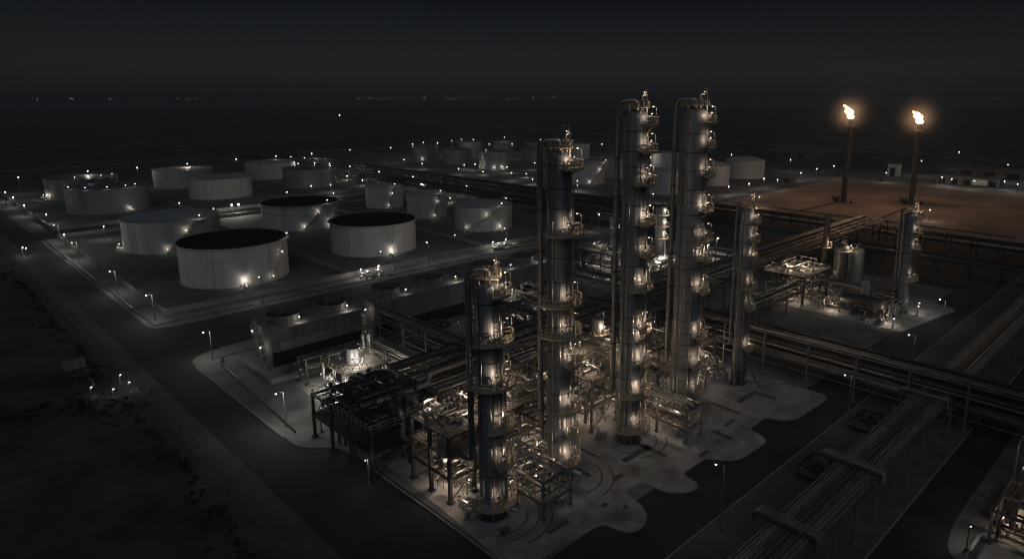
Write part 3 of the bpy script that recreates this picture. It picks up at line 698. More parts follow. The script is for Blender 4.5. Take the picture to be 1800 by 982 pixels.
def halo_mat():
    m = bpy.data.materials.new('thin flare smoke'); m.use_nodes = True; nt = m.node_tree; nt.nodes.clear()
    tc = nt.nodes.new('ShaderNodeTexCoord'); ln = nt.nodes.new('ShaderNodeVectorMath'); ln.operation = 'LENGTH'; nt.links.new(tc.outputs['Object'], ln.inputs[0])
    mr = nt.nodes.new('ShaderNodeMapRange'); mr.interpolation_type = 'SMOOTHERSTEP'; mr.inputs['From Min'].default_value = 1; mr.inputs['From Max'].default_value = 15; mr.inputs['To Min'].default_value = .0045; mr.inputs['To Max'].default_value = 0
    nt.links.new(ln.outputs['Value'], mr.inputs['Value'])
    v = nt.nodes.new('ShaderNodeVolumePrincipled'); v.inputs['Color'].default_value = (.85, .82, .8, 1); nt.links.new(mr.outputs[0], v.inputs['Density'])
    o = nt.nodes.new('ShaderNodeOutputMaterial'); nt.links.new(v.outputs[0], o.inputs['Volume']); return m
SM = halo_mat()
def halo(x, y, z):  # scattering ball added round each flame to spread its light into a halo
    o = MB().lathe([(15.2 * math.sin(PI * k / 12) + .01, -15.2 * math.cos(PI * k / 12)) for k in range(13)], 20).build('halo', SM, None, (x, y, z)); tag(o, 'thin warm smoke added round the flare flame', 'halo', kind='stuff')
halo(389.9, 155.8, 50.6); halo(410.8, 126.4, 48.2)
def flare(label, x, y, H, seed, power):
    th = thing('flare_stack', label, 'flare stack', (x, y, .05))
    MB().lathe([(2.6, 0), (2.6, .5), (1.5, .52)], 20).build('foundation', 'dike', th)
    MB().tube([(0, 0, .4), (0, 0, H * .3), (0, 0, H * .8), (0, 0, H)], [1.25, 1.1, .85, .8], 20).build('stack', 'rust', th)
    tip = MB(); tip.lathe([(.8, H), (1.0, H + .1), (1.05, H + 2.2), (.85, H + 2.4), (.6, H + 1.8)], 20); tip.build('flare_tip', 'dark_steel', th)
    for zz in (H - 1.2, H - 7.5):
        pm = MB(); pm.sector(.9, 2.3, zz - .12, zz, 0, 360, 20)
        p_ = pm.build('platform', 'rust', th)
        rl = MB()
        for q in (.55, 1.1): rl.tube([(2.25 * math.cos(2 * PI * k / 20), 2.25 * math.sin(2 * PI * k / 20), zz + q) for k in range(21)], .05, 4)
        for k in range(12): a = 2 * PI * k / 12; rl.bar((2.25 * math.cos(a), 2.25 * math.sin(a), zz), (2.25 * math.cos(a), 2.25 * math.sin(a), zz + 1.1), .05)
        rl.build('railing', 'rust', p_)
    dk = MB(); hw = 1.7
    for k in range(3):
        a, b = 2 * PI * k / 3 + .4, 2 * PI * (k + 1) / 3 + .4
        pa = lambda z, q: (hw * math.cos(q), hw * math.sin(q), z)
        dk.bar(pa(0, a), pa(H - 8, a), .11); z = 1.
        while z < H - 10:
            dk.bar(pa(z, a), pa(z + 3, b), .05); dk.bar(pa(z + 3, a), pa(z + 3, b), .05); z += 3
    dk.build('derrick', 'rust', th)
    ld = MB()
    for sg in (-.25, .25): ld.bar((sg, -1.5, 1), (sg, -1.25, H - 1.2), .05)
    for k in range(int(H / .6)): ld.bar((-.25, -1.5 + .25 * k * .6 / H, 1 + k * .6 * (H - 2) / H), (.25, -1.5 + .25 * k * .6 / H, 1 + k * .6 * (H - 2) / H), .03)
    ld.build('ladder', 'rust', th)
    for k, (a, q) in enumerate([(60, .16), (150, .2), (240, .1)]):
        a = R(a); MB().tube([(1.5 * math.cos(a) * 3, 1.5 * math.sin(a) * 3, .6), (1.5 * math.cos(a), 1.5 * math.sin(a), .6), (1.2 * math.cos(a), 1.2 * math.sin(a), H + .6)], q, 6, .5).build('gas_pipe', 'rust', th)
    MB().tube([(-3.8, 1.2, 3.2), (-3.8, 4.8, 3.2)], [1.3, 1.3], 16).lathe([(.001, 0)] * 2, 3).build('knockout_drum', 'rust', th)
    for k in range(6): MB().cbox(random.uniform(-5, 5), random.choice([-1, 1]) * random.uniform(2.8, 5), 0, random.uniform(.4, 1.1), random.uniform(.4, 1.2), random.uniform(1.2, 3.6)).build('ignition_cabinet', 'dark_steel', th)
    fm = flame_mesh(seed).build('flame', FM, th, (0, 0, H + 2.3)); f2 = flame_mesh(seed + 5, 2.6, 1.0).build('flame', FM, th, (-1.7, 1.6, H + (7.6 if seed == 3 else 6.9)))
    fm.visible_shadow = f2.visible_shadow = False      # burning gas lets light through
    light(th, (-.7, .6, H + 5.4), power * 1.5, 'flame', 1.6)
    return th
flare('left burning flare stack on the brown sand field', 390.6, 155.1, 45.0, 3, 12000)
flare('right burning flare stack rising behind the slim far column', 411.5, 125.7, 42.5, 8, 12000)

# ================================================================== RACKS
def rack(name, label, cat, x0, x1, y0, y1, levels, step, along='x', seed=0, npipes=(7, 6), rmax=.45, frame_m='steel', pipe_m=('pipe', 'pipe_dark', 'pipe'), railed=False, skip=()):
    """portal frames every step m; the pipes lie on the beams of each level"""
    rng = random.Random(seed); th = thing(name, label, cat, (x0, y0, .1))
    L = (x1 - x0) if along == 'x' else (y1 - y0); W = (y1 - y0) if along == 'x' else (x1 - x0)
    P = (lambda u, v, z: (u, v, z)) if along == 'x' else (lambda u, v, z: (v, u, z))
    n = max(1, int(round(L / step))); zt = max(levels) + .2
    fr = MB()
    for v in (.2, W - .2):
        a, b = P(-.16, v - .16, 0), P(.16, v + .16, zt); fr.box(min(a[0], b[0]), min(a[1], b[1]), 0, max(a[0], b[0]), max(a[1], b[1]), zt)
        fr.cbox(*P(0, v, 0)[:2], 0, .8, .8, .35)
    for z in levels:
        a, b = P(-.14, .37, z - .35), P(.14, W - .37, z); fr.box(min(a[0], b[0]), min(a[1], b[1]), z - .35, max(a[0], b[0]), max(a[1], b[1]), z)
    first = None
    for i in range(n + 1):
        if i in skip: continue
        if first is None: first = fr.build('portal_frame', frame_m, th, smooth=False); o = first
        else: o = first.copy(); COL.objects.link(o); o.parent = th
        o.location = P(i * L / n, 0, 0)
    for z in levels:
        for v in (.2, W - .2):
            MB().bar(P(0, v, z - .9), P(L, v, z - .9), .11).build('side_beam', frame_m, th)
    for li, z in enumerate(levels):
        N = npipes[min(li, len(npipes) - 1)]; v = .65
        for k in range(N):
            slot = (W - 1.3) / N; r = min(slot * .42, rng.choice([.12, .16, .2, .26, .32, rmax]))
            vv = v + slot * (k + .5); zz = z + r + .04
            e0, e1 = -rng.uniform(0, 1.2), L + rng.uniform(0, 1.2)
            mb = MB(); mb.tube([P(e0, vv, zz), P(e1, vv, zz)], r, 10)
            u = rng.uniform(5, 20)
            while u < L - 2:
                mb.tube([P(u, vv, zz), P(u + .12, vv, zz)], r + .05, 10); u += rng.uniform(14, 40)
            mb.build('pipe', rng.choice(pipe_m), th)
    if railed:
        rl = MB()
        for zz in (.6, 1.1): rl.bar(P(0, .1, zt + zz), P(L, .1, zt + zz), .05)
        for i in range(int(L / 2.5)): rl.bar(P(i * 2.5, .1, zt), P(i * 2.5, .1, zt + 1.1), .05)
        rl.build('railing', 'steel', th)
    return th

def loop(label, x, y0, y1, z, dx=2.2, n=3, up=.45, m='pipe_matt', r=.2):
    """expansion loop standing across a rack that runs along x"""
    th = thing('expansion_loop', label, 'pipe loop', (x, y0, 0))
    for k in range(n):
        o = k * .62; W = y1 - y0
        MB().tube([(o, .3, z - 1.0), (o, .3, z + up), (o, W - .1, z + up), (o, W - .1, z - 1.0)], r * (1 - .15 * k), 10, .5).build('pipe', m, th)
    for v in (.3, y1 - y0 - .1):
        MB().cbox(-.7, v, z - .9, .22, .22, up + .45).build('post', 'dark_steel', th)
    MB().box(-.8, .1, z + up - .42, -.6, y1 - y0 + .1, z + up - .2).build('cross_beam', 'dark_steel', th, smooth=False)
    return th

rack('pipe_rack', 'long low foreground pipe rack packed with parallel pipes, right of the road', 'pipe rack', 60, 320, 29.6, 37.4, [6.2], 7.2, 'x', 11, (11,), .3, 'steel', ('pipe_matt', 'pipe', 'clad_dark'))
loop('pipe loop bridging the foreground rack at its near end', 77, 29.6, 38.4, 7.2)
loop('wide pipe loop bridging the foreground rack halfway along', 97.4, 29.2, 38.6, 7.3, n=3, up=.7)
loop('pipe portal where the foreground rack meets the cross rack', 129, 29.4, 37.6, 7.8, n=1, up=.9)
rack('pipe_rack', 'two level cross rack that bridges the right road and the foreground rack', 'pipe rack', 134.6, 142.6, -12, 98, [4.4, 7, 9.4], 10, 'y', 12, (8, 8, 6), .4)
rack('pipe_rack', 'main two level pipe rack running through the middle of the plant', 'pipe rack', 66, 300, 99.5, 112.5, [6, 9], 8, 'x', 13, (12, 11), .45, 'dark_steel', ('pipe', 'pipe_dark', 'pipe_dark'))
rack('pipe_rack', 'far pipe rack along the near edge of the flare field', 'pipe rack', 294, 302, 30, 195, [3.6, 6], 9, 'y', 14, (8, 7), .4, 'dark_steel', ('pipe_dark', 'pipe'))
rack('pipe_rack', 'left of the two long dark racks leading to the far tanks', 'pipe rack', 236, 247, 150, 640, [4.5, 7], 12, 'y', 15, (9, 9), .45, 'dark_steel', ('pipe_dark',))
rack('pipe_rack', 'right of the two long dark racks leading to the far tanks', 'pipe rack', 262, 274, 150, 640, [4.5, 7], 12, 'y', 16, (9, 9), .45, 'dark_steel', ('pipe_dark',))
rack('pipe_rack', 'rack behind the columns linking their decks to the main rack', 'pipe rack', 84, 89, 88, 145, [5.5, 8], 9, 'y', 17, (5, 5), .35, 'steel', ('pipe', 'pipe_dark'))
rack('pipe_rack', 'rack on the far side of the pad, from the fourth column to the rack bend', 'pipe rack', 150, 156, 97, 160, [5, 7.5], 9, 'y', 18, (6, 5), .35, 'steel', ('pipe', 'pipe_dark'))
rack('pipe_rack', 'low rack crossing the dark yard in front of the drum pad', 'pipe rack', 142.5, 188, 84, 90, [4, 6.4], 9, 'x', 19, (5, 5), .3, 'steel', ('pipe', 'pipe_dark'))
rack('pipe_bridge', 'narrow pipe bridge over the road beside the small pump house', 'pipe bridge', 222, 234, 330, 334, [7], 6, 'x', 20, (4,), .3)
rack('pipe_rack', 'pipe rack slanting from the compressor house roof toward the front columns', 'pipe rack', 72.6, 76.6, 100, 131, [5.4, 7.4], 7.5, 'y', 21, (5, 5), .22, 'steel', ('pipe',))
rack('pipe_rack', 'far rack behind the drum pad toward the brown field', 'pipe rack', 256, 262, 30, 146, [5], 10, 'y', 22, (7,), .35, 'dark_steel', ('pipe_dark', 'pipe'))
rack('pipe_rack', 'low pipe rack along the kerb of the process block beside the road', 'pipe rack', 76, 232, 162, 166, [1.4], 10, 'x', 23, (4,), .22, 'dark_steel', ('pipe', 'pipe_dark'))

rack('pipe_rack', 'three level service rack close behind the front columns', 'pipe rack', 66, 134, 93.2, 98.4, [3.4, 6.4, 9.6], 6.8, 'x', 61, (6, 5, 5), .36, 'steel', ('pipe', 'pipe', 'pipe_dark'))
rack('pipe_rack', 'cross rack between the second and third columns behind the raised deck', 'pipe rack', 80, 84.4, 92, 128, [4.6, 7.4, 10.4], 8, 'y', 62, (4, 4, 4), .3, 'steel', ('pipe', 'pipe_dark'))
rack('pipe_rack', 'cross rack behind the third column', 'pipe rack', 103, 108, 88, 132, [4.6, 7.4, 10.6], 8, 'y', 63, (5, 4, 4), .3, 'steel', ('pipe', 'pipe_dark'))
rack('pipe_rack', 'cross rack behind the fifth column toward the lit yard', 'pipe rack', 122, 127, 92, 134, [4.6, 7.4, 10.2], 8, 'y', 64, (5, 4, 4), .3, 'steel', ('pipe', 'pipe_dark'))
rack('pipe_rack', 'far cross rack between the lit yard and the drum pad', 'pipe rack', 206, 212, 96, 128, [4.6, 7], 8, 'y', 65, (5, 5), .3, 'dark_steel', ('pipe', 'pipe_dark'))
rack('pipe_rack', 'pipe rack along the road side of the block behind the cooling towers', 'pipe rack', 60, 96, 134.5, 138.5, [3.2, 5.4], 7, 'x', 66, (5, 4), .28, 'dark_steel', ('pipe', 'pipe_dark'))

def ground_pipe(label, pts, r, m='pipe', n=10, name='pipeline', bend=.8, supports=0):
    x0, y0 = pts[0][:2]; th = thing(name, label, 'pipe', (x0, y0, 0))
    q = [(a - x0, b - y0, c) for a, b, c in pts]
    MB().tube(q, r, n, bend).build('pipe', m, th)
    for k in range(len(q) - 1):
        a, b = Vector(q[k]), Vector(q[k + 1]); L = (b - a).length
        if supports and abs(a.z - b.z) < .2:
            for i in range(int(L / supports)):
                c = a.lerp(b, (i + .5) * supports / L)
                if c.z > .5: MB().cbox(c.x, c.y, .1, .22, .22, c.z - r - .1).build('support', 'steel', th)
    return th
ground_pipe('thin kerb pipe along the pavement by the first dike', [(48.2, 356, .45), (48.2, 200.2, .45), (226, 200.2, .45)], .16, supports=0)
ground_pipe('trench pipe along the pavement left of the compressor house', [(52.5, 163, .5), (51.0, 160, .5), (48.6, 116, .5)], .24, 'pipe_dark')
ground_pipe('thick silver pipe running toward the first column over the dark end frame', [(57, 92.6, 3), (57, 92.6, 9.9), (57.2, 101.2, 9.9), (82, 101.4, 9.9)], .52, 'clad_dark', 14, bend=1.2)
ground_pipe('thick pipe with a drop bend above the left end frame', [(55, 97.5, 10.4), (66, 97.5, 10.4), (66, 97.5, 12.2), (80, 97.6, 12.2)], .6, 'clad_dark', 14, bend=1.2)
ground_pipe('U shaped pipe hanging beside the front structure', [(56.8, 95, 9.6), (56.8, 92.4, 9.6), (56.8, 92.4, 5.4), (56.8, 88.6, 5.4), (56.8, 88.6, 7.4)], .38, 'pipe', 12, bend=.8)
ground_pipe('tall goalpost pipe on the pad between the fourth and fifth columns', [(118.2, 72.3, .2), (118.2, 72.3, 4.8), (124.6, 69.2, 4.8), (124.6, 69.2, .2)], .22, bend=.7)
ground_pipe('high square pipe arch in front of the fourth column', [(117.5, 76.5, .2), (117.5, 76.5, 9.8), (113.5, 76.5, 9.8), (113.5, 76.5, 7)], .2, bend=.6)
ground_pipe('pipe arch leading back from the fifth column', [(121, 76, .2), (121, 76, 9.2), (121, 98, 9.2)], .2, bend=.6)
ground_pipe('snaking pipe dropping onto the open frame left of the second column', [(66, 82, 9.4), (66, 78.8, 9.4), (66, 78.8, 7.6), (66, 76.2, 7.6), (66.6, 74.8, 6.9)], .3, bend=.7)
ground_pipe('pipe gate in the dark yard right of the fifth column', [(146, 80, 3.6), (146, 68, 3.6), (152, 68, 3.6), (152, 68, .2)], .26, 'pipe', bend=.6)
ground_pipe('twin line carried low across the flare field to the left flare', [(303, 162, .8), (388, 157, .8)], .35, 'rust', 8, supports=12)
ground_pipe('line carried low across the flare field to the right flare', [(303, 118, .8), (409, 124, .8)], .35, 'rust', 8, supports=12)
ground_pipe('low cross line on the flare field nearer than the left stack', [(345, 198, .7), (345, 62, .7)], .3, 'rust', 8, supports=12)
ground_pipe('far low line at the rear of the drum pad', [(232, 128, 2.4), (232, 46, 2.4)], .3, 'pipe_dark', supports=8)

# ================================================================== STRUCTURES
def structure(label, x0, y0, x1, y1, levels, nx=1, ny=1, solid=(), rails=(), braces=True, m='dark_steel', deck='deck', name='steel_structure', cat='structure', col=.17, lights=()):
    th = thing(name, label, cat, (x0, y0, .14)); W, L = x1 - x0, y1 - y0; zt = max(levels)
    cm = MB().box(-col, -col, 0, col, col, zt); cm.cbox(0, 0, 0, col * 3.6, col * 3.6, .4)
    first = None
    for i in range(nx + 1):
        for j in range(ny + 1):
            if first is None: o = first = cm.build('column', m, th, smooth=False)
            else: o = first.copy(); COL.objects.link(o); o.parent = th
            o.location = (W * i / nx, L * j / ny, 0)
    for li, z in enumerate(levels):
        b = MB()
        for i in range(nx + 1): b.box(W * i / nx - .12, -.3, z - .42, W * i / nx + .12, L + .3, z - .02)
        for j in range(ny + 1): b.box(-.3, L * j / ny - .12, z - .41, W + .3, L * j / ny + .12, z - .03)
        for k in range(1, 4 * ny):
            b.box(0, L * k / (4 * ny) - .05, z - .25, W, L * k / (4 * ny) + .05, z - .06)
        bm_ = b.build('floor_beams', m, th, smooth=False)
        if li in solid:
            MB().box(-.4, -.4, z, W + .4, L + .4, z + .08).build('deck', deck, th, smooth=False)
        if li in rails:
            rl = MB(); c = [(-.35, -.35), (W + .35, -.35), (W + .35, L + .35), (-.35, L + .35), (-.35, -.35)]
            for zz in (.6, 1.15): rl.tube([(a, b_, z + zz) for a, b_ in c], .05, 4)
            for (a, b_), (d, e) in zip(c, c[1:]):
                n = max(2, int(math.hypot(d - a, e - b_) / 1.5))
                for k in range(n): rl.bar((a + (d - a) * k / n, b_ + (e - b_) * k / n, z), (a + (d - a) * k / n, b_ + (e - b_) * k / n, z + 1.15), .05)
            rl.build('railing', 'rail', th)
    if braces:
        zs = [0.3] + list(levels)
        br = MB()
        for z0, z1 in zip(zs, zs[1:]):
            
            for a, b in (((0, 0, z0), (W / nx, 0, z1 - .3)), ((0, L, z0), (0, L - L / ny, z1 - .3)), ((W, 0, z0), (W, L / ny, z1 - .3))): MB().bar(a, b, .08).build('brace', m, th)
        pass
    for (x, y, z, h, pw, kd) in lights: lamp_on(th, x - x0, y - y0, z, h, pw * (1.5 if kd == 'warm' else 1.25), kd, .1)
    return th

def drum(label, x, y, z, L, r, along='x', m='machine', name='horizontal_drum', cat='vessel', legs=.6, stack=True):
    th = thing(name, label, cat, (x, y, z)); P = (lambda u, v, h: (u, v, h)) if along == 'x' else (lambda u, v, h: (v, u, h)); zc = r + legs
    k = [0, .3, .6, .85, 1]
    pts = [P(-L / 2 - r * .5 * t, 0, zc) for t in k[::-1]] + [P(L / 2 + r * .5 * t, 0, zc) for t in k]
    rad = [r * math.sqrt(max(.0001, 1 - t * t)) for t in k[::-1]] + [r * math.sqrt(max(.0001, 1 - t * t)) for t in k]
    MB().tube(pts, rad, 20).build('shell', m, th)
    for u in (-L * .32, L * .32):
        a = P(u - .15, -r * .8, 0); b = P(u + .15, r * .8, zc - r * .55); MB().box(min(a[0], b[0]), min(a[1], b[1]), 0, max(a[0], b[0]), max(a[1], b[1]), zc - r * .55).build('saddle', 'steel', th, smooth=False)
    nz = MB()
    for u in (-L * .25, 0.05, L * .3): nz.tube([P(u, 0, zc + r * .9), P(u, 0, zc + r + .5)], r * .16, 8); nz.tube([P(u, 0, zc + r + .42), P(u, 0, zc + r + .5)], r * .26, 8)
    nz.build('nozzle', 'pipe', th)
    return th
def exchanger(label, x, y, z, L, r, along='x', m='pipe'):
    th = drum(label, x, y, z, L, r, along, m, 'heat_exchanger', 'heat exchanger', .35)
    P = (lambda u, v, h: (u, v, h)) if along == 'x' else (lambda u, v, h: (v, u, h))
    MB().tube([P(L / 2 - .1, 0, r + .35), P(L / 2 + .18, 0, r + .35)], r * 1.22, 20).build('flange', 'steel', th)
    return th
def vessel(label, x, y, z, h, r, m='machine', legs=1.2, name='vertical_vessel', plat=None, lamp=0, kind='pale'):
    th = thing(name, label, 'vessel', (x, y, z))
    pr = [(r * math.sin(R(t)), legs + r * .5 * (1 - math.cos(R(t)))) for t in range(0, 91, 15)]; pr[0] = (.01, legs)
    pr += [(r * math.cos(R(t)), h - r * .5 + r * .5 * math.sin(R(t))) for t in range(0, 90, 15)] + [(.01, h)]
    MB().lathe(pr, 24).build('shell', m, th)
    for k in range(4):
        a = PI / 4 + k * PI / 2; MB().bar((r * .9 * math.cos(a), r * .9 * math.sin(a), 0), (r * .95 * math.cos(a), r * .95 * math.sin(a), legs + r * .6), .1).build('leg', 'steel', th)
    MB().tube([(0, 0, h - .05), (0, 0, h + .7), (r + .4, 0, h + .7), (r + .4, 0, .4)], r * .13 + .04, 8, .3).build('outlet_pipe', 'pipe', th)
    if plat:
        for z1 in plat:
            pm = MB().sector(r + .02, r + 1.1, z1 - .1, z1, 180, 340, 14).build('platform', 'rail', th); rl = MB()
            for q in (.55, 1.1): rl.tube([((r + 1.05) * math.cos(R(180 + 160 * k / 14)), (r + 1.05) * math.sin(R(180 + 160 * k / 14)), z1 + q) for k in range(15)], .045, 4)
            for k in range(8): a = R(180 + 160 * k / 7); rl.bar(((r + 1.05) * math.cos(a), (r + 1.05) * math.sin(a), z1), ((r + 1.05) * math.cos(a), (r + 1.05) * math.sin(a), z1 + 1.1), .045)
            rl.build('railing', 'rail', pm)
            if lamp: lamp_on(pm, (r + .8) * math.cos(R(262)), (r + .8) * math.sin(R(262)), z1, 2.0, lamp, kind, .14)
    return th
def pump(label, x, y, z, along='x', s=1., m='machine'):
    th = thing('pump', label, 'pump', (x, y, z)); P = (lambda u, v, h: (u * s, v * s, h * s)) if along == 'x' else (lambda u, v, h: (v * s, u * s, h * s))
    a, b = P(-1.1, -.45, 0), P(1.2, .45, .3); MB().box(min(a[0], b[0]), min(a[1], b[1]), 0, max(a[0], b[0]), max(a[1], b[1]), .3 * s).build('baseplate', 'dike', th, smooth=False)
    MB().tube([P(.1, 0, .75), P(1.1, 0, .75)], .36 * s, 12).build('motor', m, th)
    cs = MB(); cs.tube([P(-.75, 0, .75), P(-.4, 0, .75)], .45 * s, 14); cs.tube([P(-.4, 0, .75), P(.15, 0, .75)], .13 * s, 8); cs.build('casing', 'pipe', th)
    MB().tube([P(-.6, 0, 1.1), P(-.6, 0, 2.2), P(-.6, 1.6, 2.2)], .13 * s, 8, .25 * s).build('discharge_pipe', 'pipe', th)
    return th
def manifold(label, x0, y0, z0, x1, y1, z1, n=7, seed=0, r=(.07, .2), m='pipe', valves=5):
    """knot of piping: a header, branches off it and valves with hand wheels"""
    rng = random.Random(seed); th = thing('pipe_manifold', label, 'piping', (x0, y0, z0)); W, L, Hh = x1 - x0, y1 - y0, z1 - z0
    lx = W > L
    hz = Hh * rng.uniform(.35, .7)
    MB().tube([(0, L / 2, .1), (0, L / 2, hz), (W, L / 2, hz), (W, L / 2, .1)] if lx else [(W / 2, 0, .1), (W / 2, 0, hz), (W / 2, L, hz), (W / 2, L, .1)], r[1] * 1.25, 10, .5).build('header', m, th)
    for k in range(n):
        q = rng.uniform(*r); a = [rng.uniform(0, W), rng.uniform(0, L), rng.choice([0.05, hz])]; pts = [tuple(a)]
        ax = 2
        for s_ in range(rng.randint(3, 5)):
            b = list(pts[-1]); b[ax] = (rng.uniform(0, W), rng.uniform(0, L), rng.uniform(.25, 1) * Hh)[ax]; pts.append(tuple(b)); ax = rng.choice([i for i in (0, 1, 2) if i != ax])
        MB().tube(pts, q, 8, q * 2.4).build('branch_pipe', m if m in ('black_steel', 'pipe_dark') else rng.choice([m, 'machine', 'pipe']), th)
    for k in range(valves):
        x, y, z = rng.uniform(0, W), rng.uniform(0, L), rng.uniform(.1, .6) * Hh
        v = MB(); v.cbox(x, y, z, .4, .4, .45); v.bar((x, y, z + .4), (x, y, z + .95), .05); v.lathe([(.32, .93), (.34, .97), (.32, 1.01)], 10, x, y, z); v.bar((x, y, 0), (x, y, z), .06)
        v.build('valve', 'dark_steel' if m in ('black_steel', 'pipe_dark') else 'machine', th)
    return th
def cabinet(label, x, y, z, a, b, h, m='machine'):
    th = thing('control_cabinet', label, 'cabinet', (x, y, z))
    MB().box(-a / 2, -b / 2, .1, a / 2, b / 2, h).build('body', m, th, smooth=False)
    MB().box(-a / 2 - .08, -b / 2 - .08, h + .003, a / 2 + .08, b / 2 + .08, h + .1).build('roof', 'steel', th, smooth=False)
    for k in (-1, 1): MB().box(k * a * .24 - a * .2, -b / 2 - .04, .25, k * a * .24 + a * .2, -b / 2 - .003, h - .15).build('door', 'steel', th, smooth=False)
    MB().box(-a / 2, -b / 2, 0, a / 2, b / 2, .097).build('plinth', 'dike', th, smooth=False)
    return th

# --- A: front structure left of the first column
structure('three storey lit steel structure left of the shortest column', 55.6, 77.6, 65, 87.6, [4.2, 7.8, 11.2], 2, 2, (1, 2), (2,), m='dark_steel', col=.25, lights=[(57.5, 82, 0, 3.2, 300, 'warm'), (60, 79, 0, 3.3, 260, 'warm'), (57, 79.5, 4.2, 2.6, 240, 'warm'), (60.5, 84, 4.2, 2.8, 240, 'warm'),
          (57.2, 85, 7.8, 2.4, 160, 'warm'), (58.0, 86, 11.2, 2.6, 260, 'warm'), (63.5, 84.5, 11.2, 2.6, 340, 'warm'), (61.6, 79.4, 11.2, 2.2, 160, 'warm')])
exchanger('silver heat exchanger on the middle floor of the front structure', 58.6, 80.6, 4.4, 4.5, .75, 'x')
vessel('short upright vessel inside the front structure', 57.2, 84.6, 4.4, 3.0, .8, legs=.5)
manifold('tangle of lit pipes at ground level under the front structure', 56, 78.2, .15, 64, 86.5, 4, 12, 3)
manifold('pipes and valves on the middle floor of the front structure', 56.2, 78.2, 4.3, 64.4, 87, 7.4, 10, 4)
manifold('pipes and valves in the upper floor of the front structure', 56.2, 78.2, 7.95, 64.4, 87, 10.8, 8, 44)
manifold('curved pipes rising from the roof deck of the front structure', 56.6, 82.4, 11.4, 61.4, 86.6, 13.4, 6, 5, (.12, .26))
pump('pump on the ground before the front structure', 57.2, 76.2, .15, 'y')
pump('pump beside the foot of the shortest column', 61.4, 75.4, .15, 'y', 1.1)
# --- deck between first and second columns
structure('railed steel deck between the first and second columns', 66.6, 79.6, 82.6, 90.8, [5, 10.2], 3, 2, (1,), (1,), lights=[(69, 82, 10.2, 2.6, 300, 'warm'), (75, 87, 10.2, 2.6, 320, 'warm'), (80, 82.5, 10.2, 2.4, 260, 'warm'), (70, 82, 0, 3.2, 220, 'warm'), (78, 84, 0, 3.4, 240, 'warm')])
manifold('small lit valves and pipes on the deck between the first two columns', 67.6, 81, 10.35, 75, 89, 12.4, 9, 6)
vessel('little upright vessel on the deck behind the first column', 69.4, 86.5, 10.3, 3.1, .7, legs=.5)
exchanger('heat exchanger lying on the deck near the second column', 79, 85.4, 10.3, 5, .6, 'y')
manifold('pipes beneath the deck between the first two columns', 67, 80.2, .15, 82, 90, 4.6, 12, 7)
# --- B: open frame between T1 and T2
structure('low open pipe frame in front between the first and second columns', 62.6, 64.4, 68.4, 76.2, [2.9, 6.4], 1, 2, (), (0,), lights=[(65.6, 69, 2.9, 2.4, 240, 'warm'), (64, 73, 0, 2.4, 160, 'warm')], m='steel')
for k, (dx, rr) in enumerate([(.8, .24), (1.7, .16), (2.6, .2), (4.2, .26), (5.1, .14)]):
    pass
manifold('pipes laid over the open frame between the first two columns', 62.9, 64.8, 6.4, 68.2, 76, 7.4, 8, 8, (.1, .24))
exchanger('long exchanger on the lower level of the open frame', 65, 68.4, 2.95, 5.4, .55, 'y')
drum('horizontal drum at ground level under the open frame', 66, 66.6, .15, 3.4, .7, 'x', legs=.5)
manifold('ground pipes under the rear of the open frame', 63, 70, .15, 68, 76, 2.6, 7, 9)
# --- deck between T2 and T3
structure('railed steel deck on tall legs between the second and third columns', 87.6, 77.2, 101.8, 92.6, [5.4, 10.2], 2, 2, (1,), (1,), m='steel', lights=[(89.4, 80, 10.2, 2.5, 320, 'warm'), (96, 88, 10.2, 2.6, 420, 'warm'), (100, 80, 10.2, 2.4, 240, 'warm'), (91, 81, 0, 3.6, 360, 'warm'), (97, 79, 0, 3.4, 360, 'warm'), (90, 87, 0, 3.6, 300, 'warm'), (94, 84, 5.4, 2.6, 220, 'warm')])
exchanger('bright exchanger on the deck between the second and third columns', 92, 89.4, 10.3, 6, .7, 'x')
manifold('pipes and valves along the back of the raised deck by the third column', 93, 80, 10.35, 101, 86, 12.2, 9, 10)
manifold('lit pipe tangle at ground level under the raised deck by the third column', 88, 77.8, .15, 97, 86, 4.8, 16, 11)
manifold('pipes hung under the raised deck beside the third column', 88, 79, 5.5, 101, 92, 9.4, 12, 12)
drum('white drum on the ground behind the third column', 99, 76.4, .15, 4.4, .8, 'x')
pump('pump left of the third column foot', 87.2, 74.6, .15, 'x', 1.1)
# --- C: frame between T3 and T4
structure('low open pipe frame in front between the third and fourth columns', 96.6, 62.6, 101.4, 88, [2.9, 6.4], 1, 4, (), (0,), m='steel', lights=[(99, 66.4, 2.9, 2.4, 240, 'warm'), (98.2, 73, 0, 2.5, 300, 'warm'), (99, 71, 2.9, 2.4, 160, 'warm')])
manifold('pipes laid over the open frame between the third and fourth columns', 96.9, 63, 6.4, 101.2, 87, 7.3, 9, 13, (.1, .26))
exchanger('long exchanger on the lower level of the frame by the fourth column', 99, 68.2, 2.95, 6, .55, 'y')
drum('horizontal drum at ground level under the frame by the fourth column', 99, 65.4, .15, 3.4, .7, 'x', legs=.5)
manifold('pipes behind the frame near the foot of the fourth column', 103, 76, .15, 112, 86, 5.4, 14, 14)
manifold('twisted bright piping between the third and fourth columns', 103, 79, 5.5, 107, 83, 9.4, 9, 15)
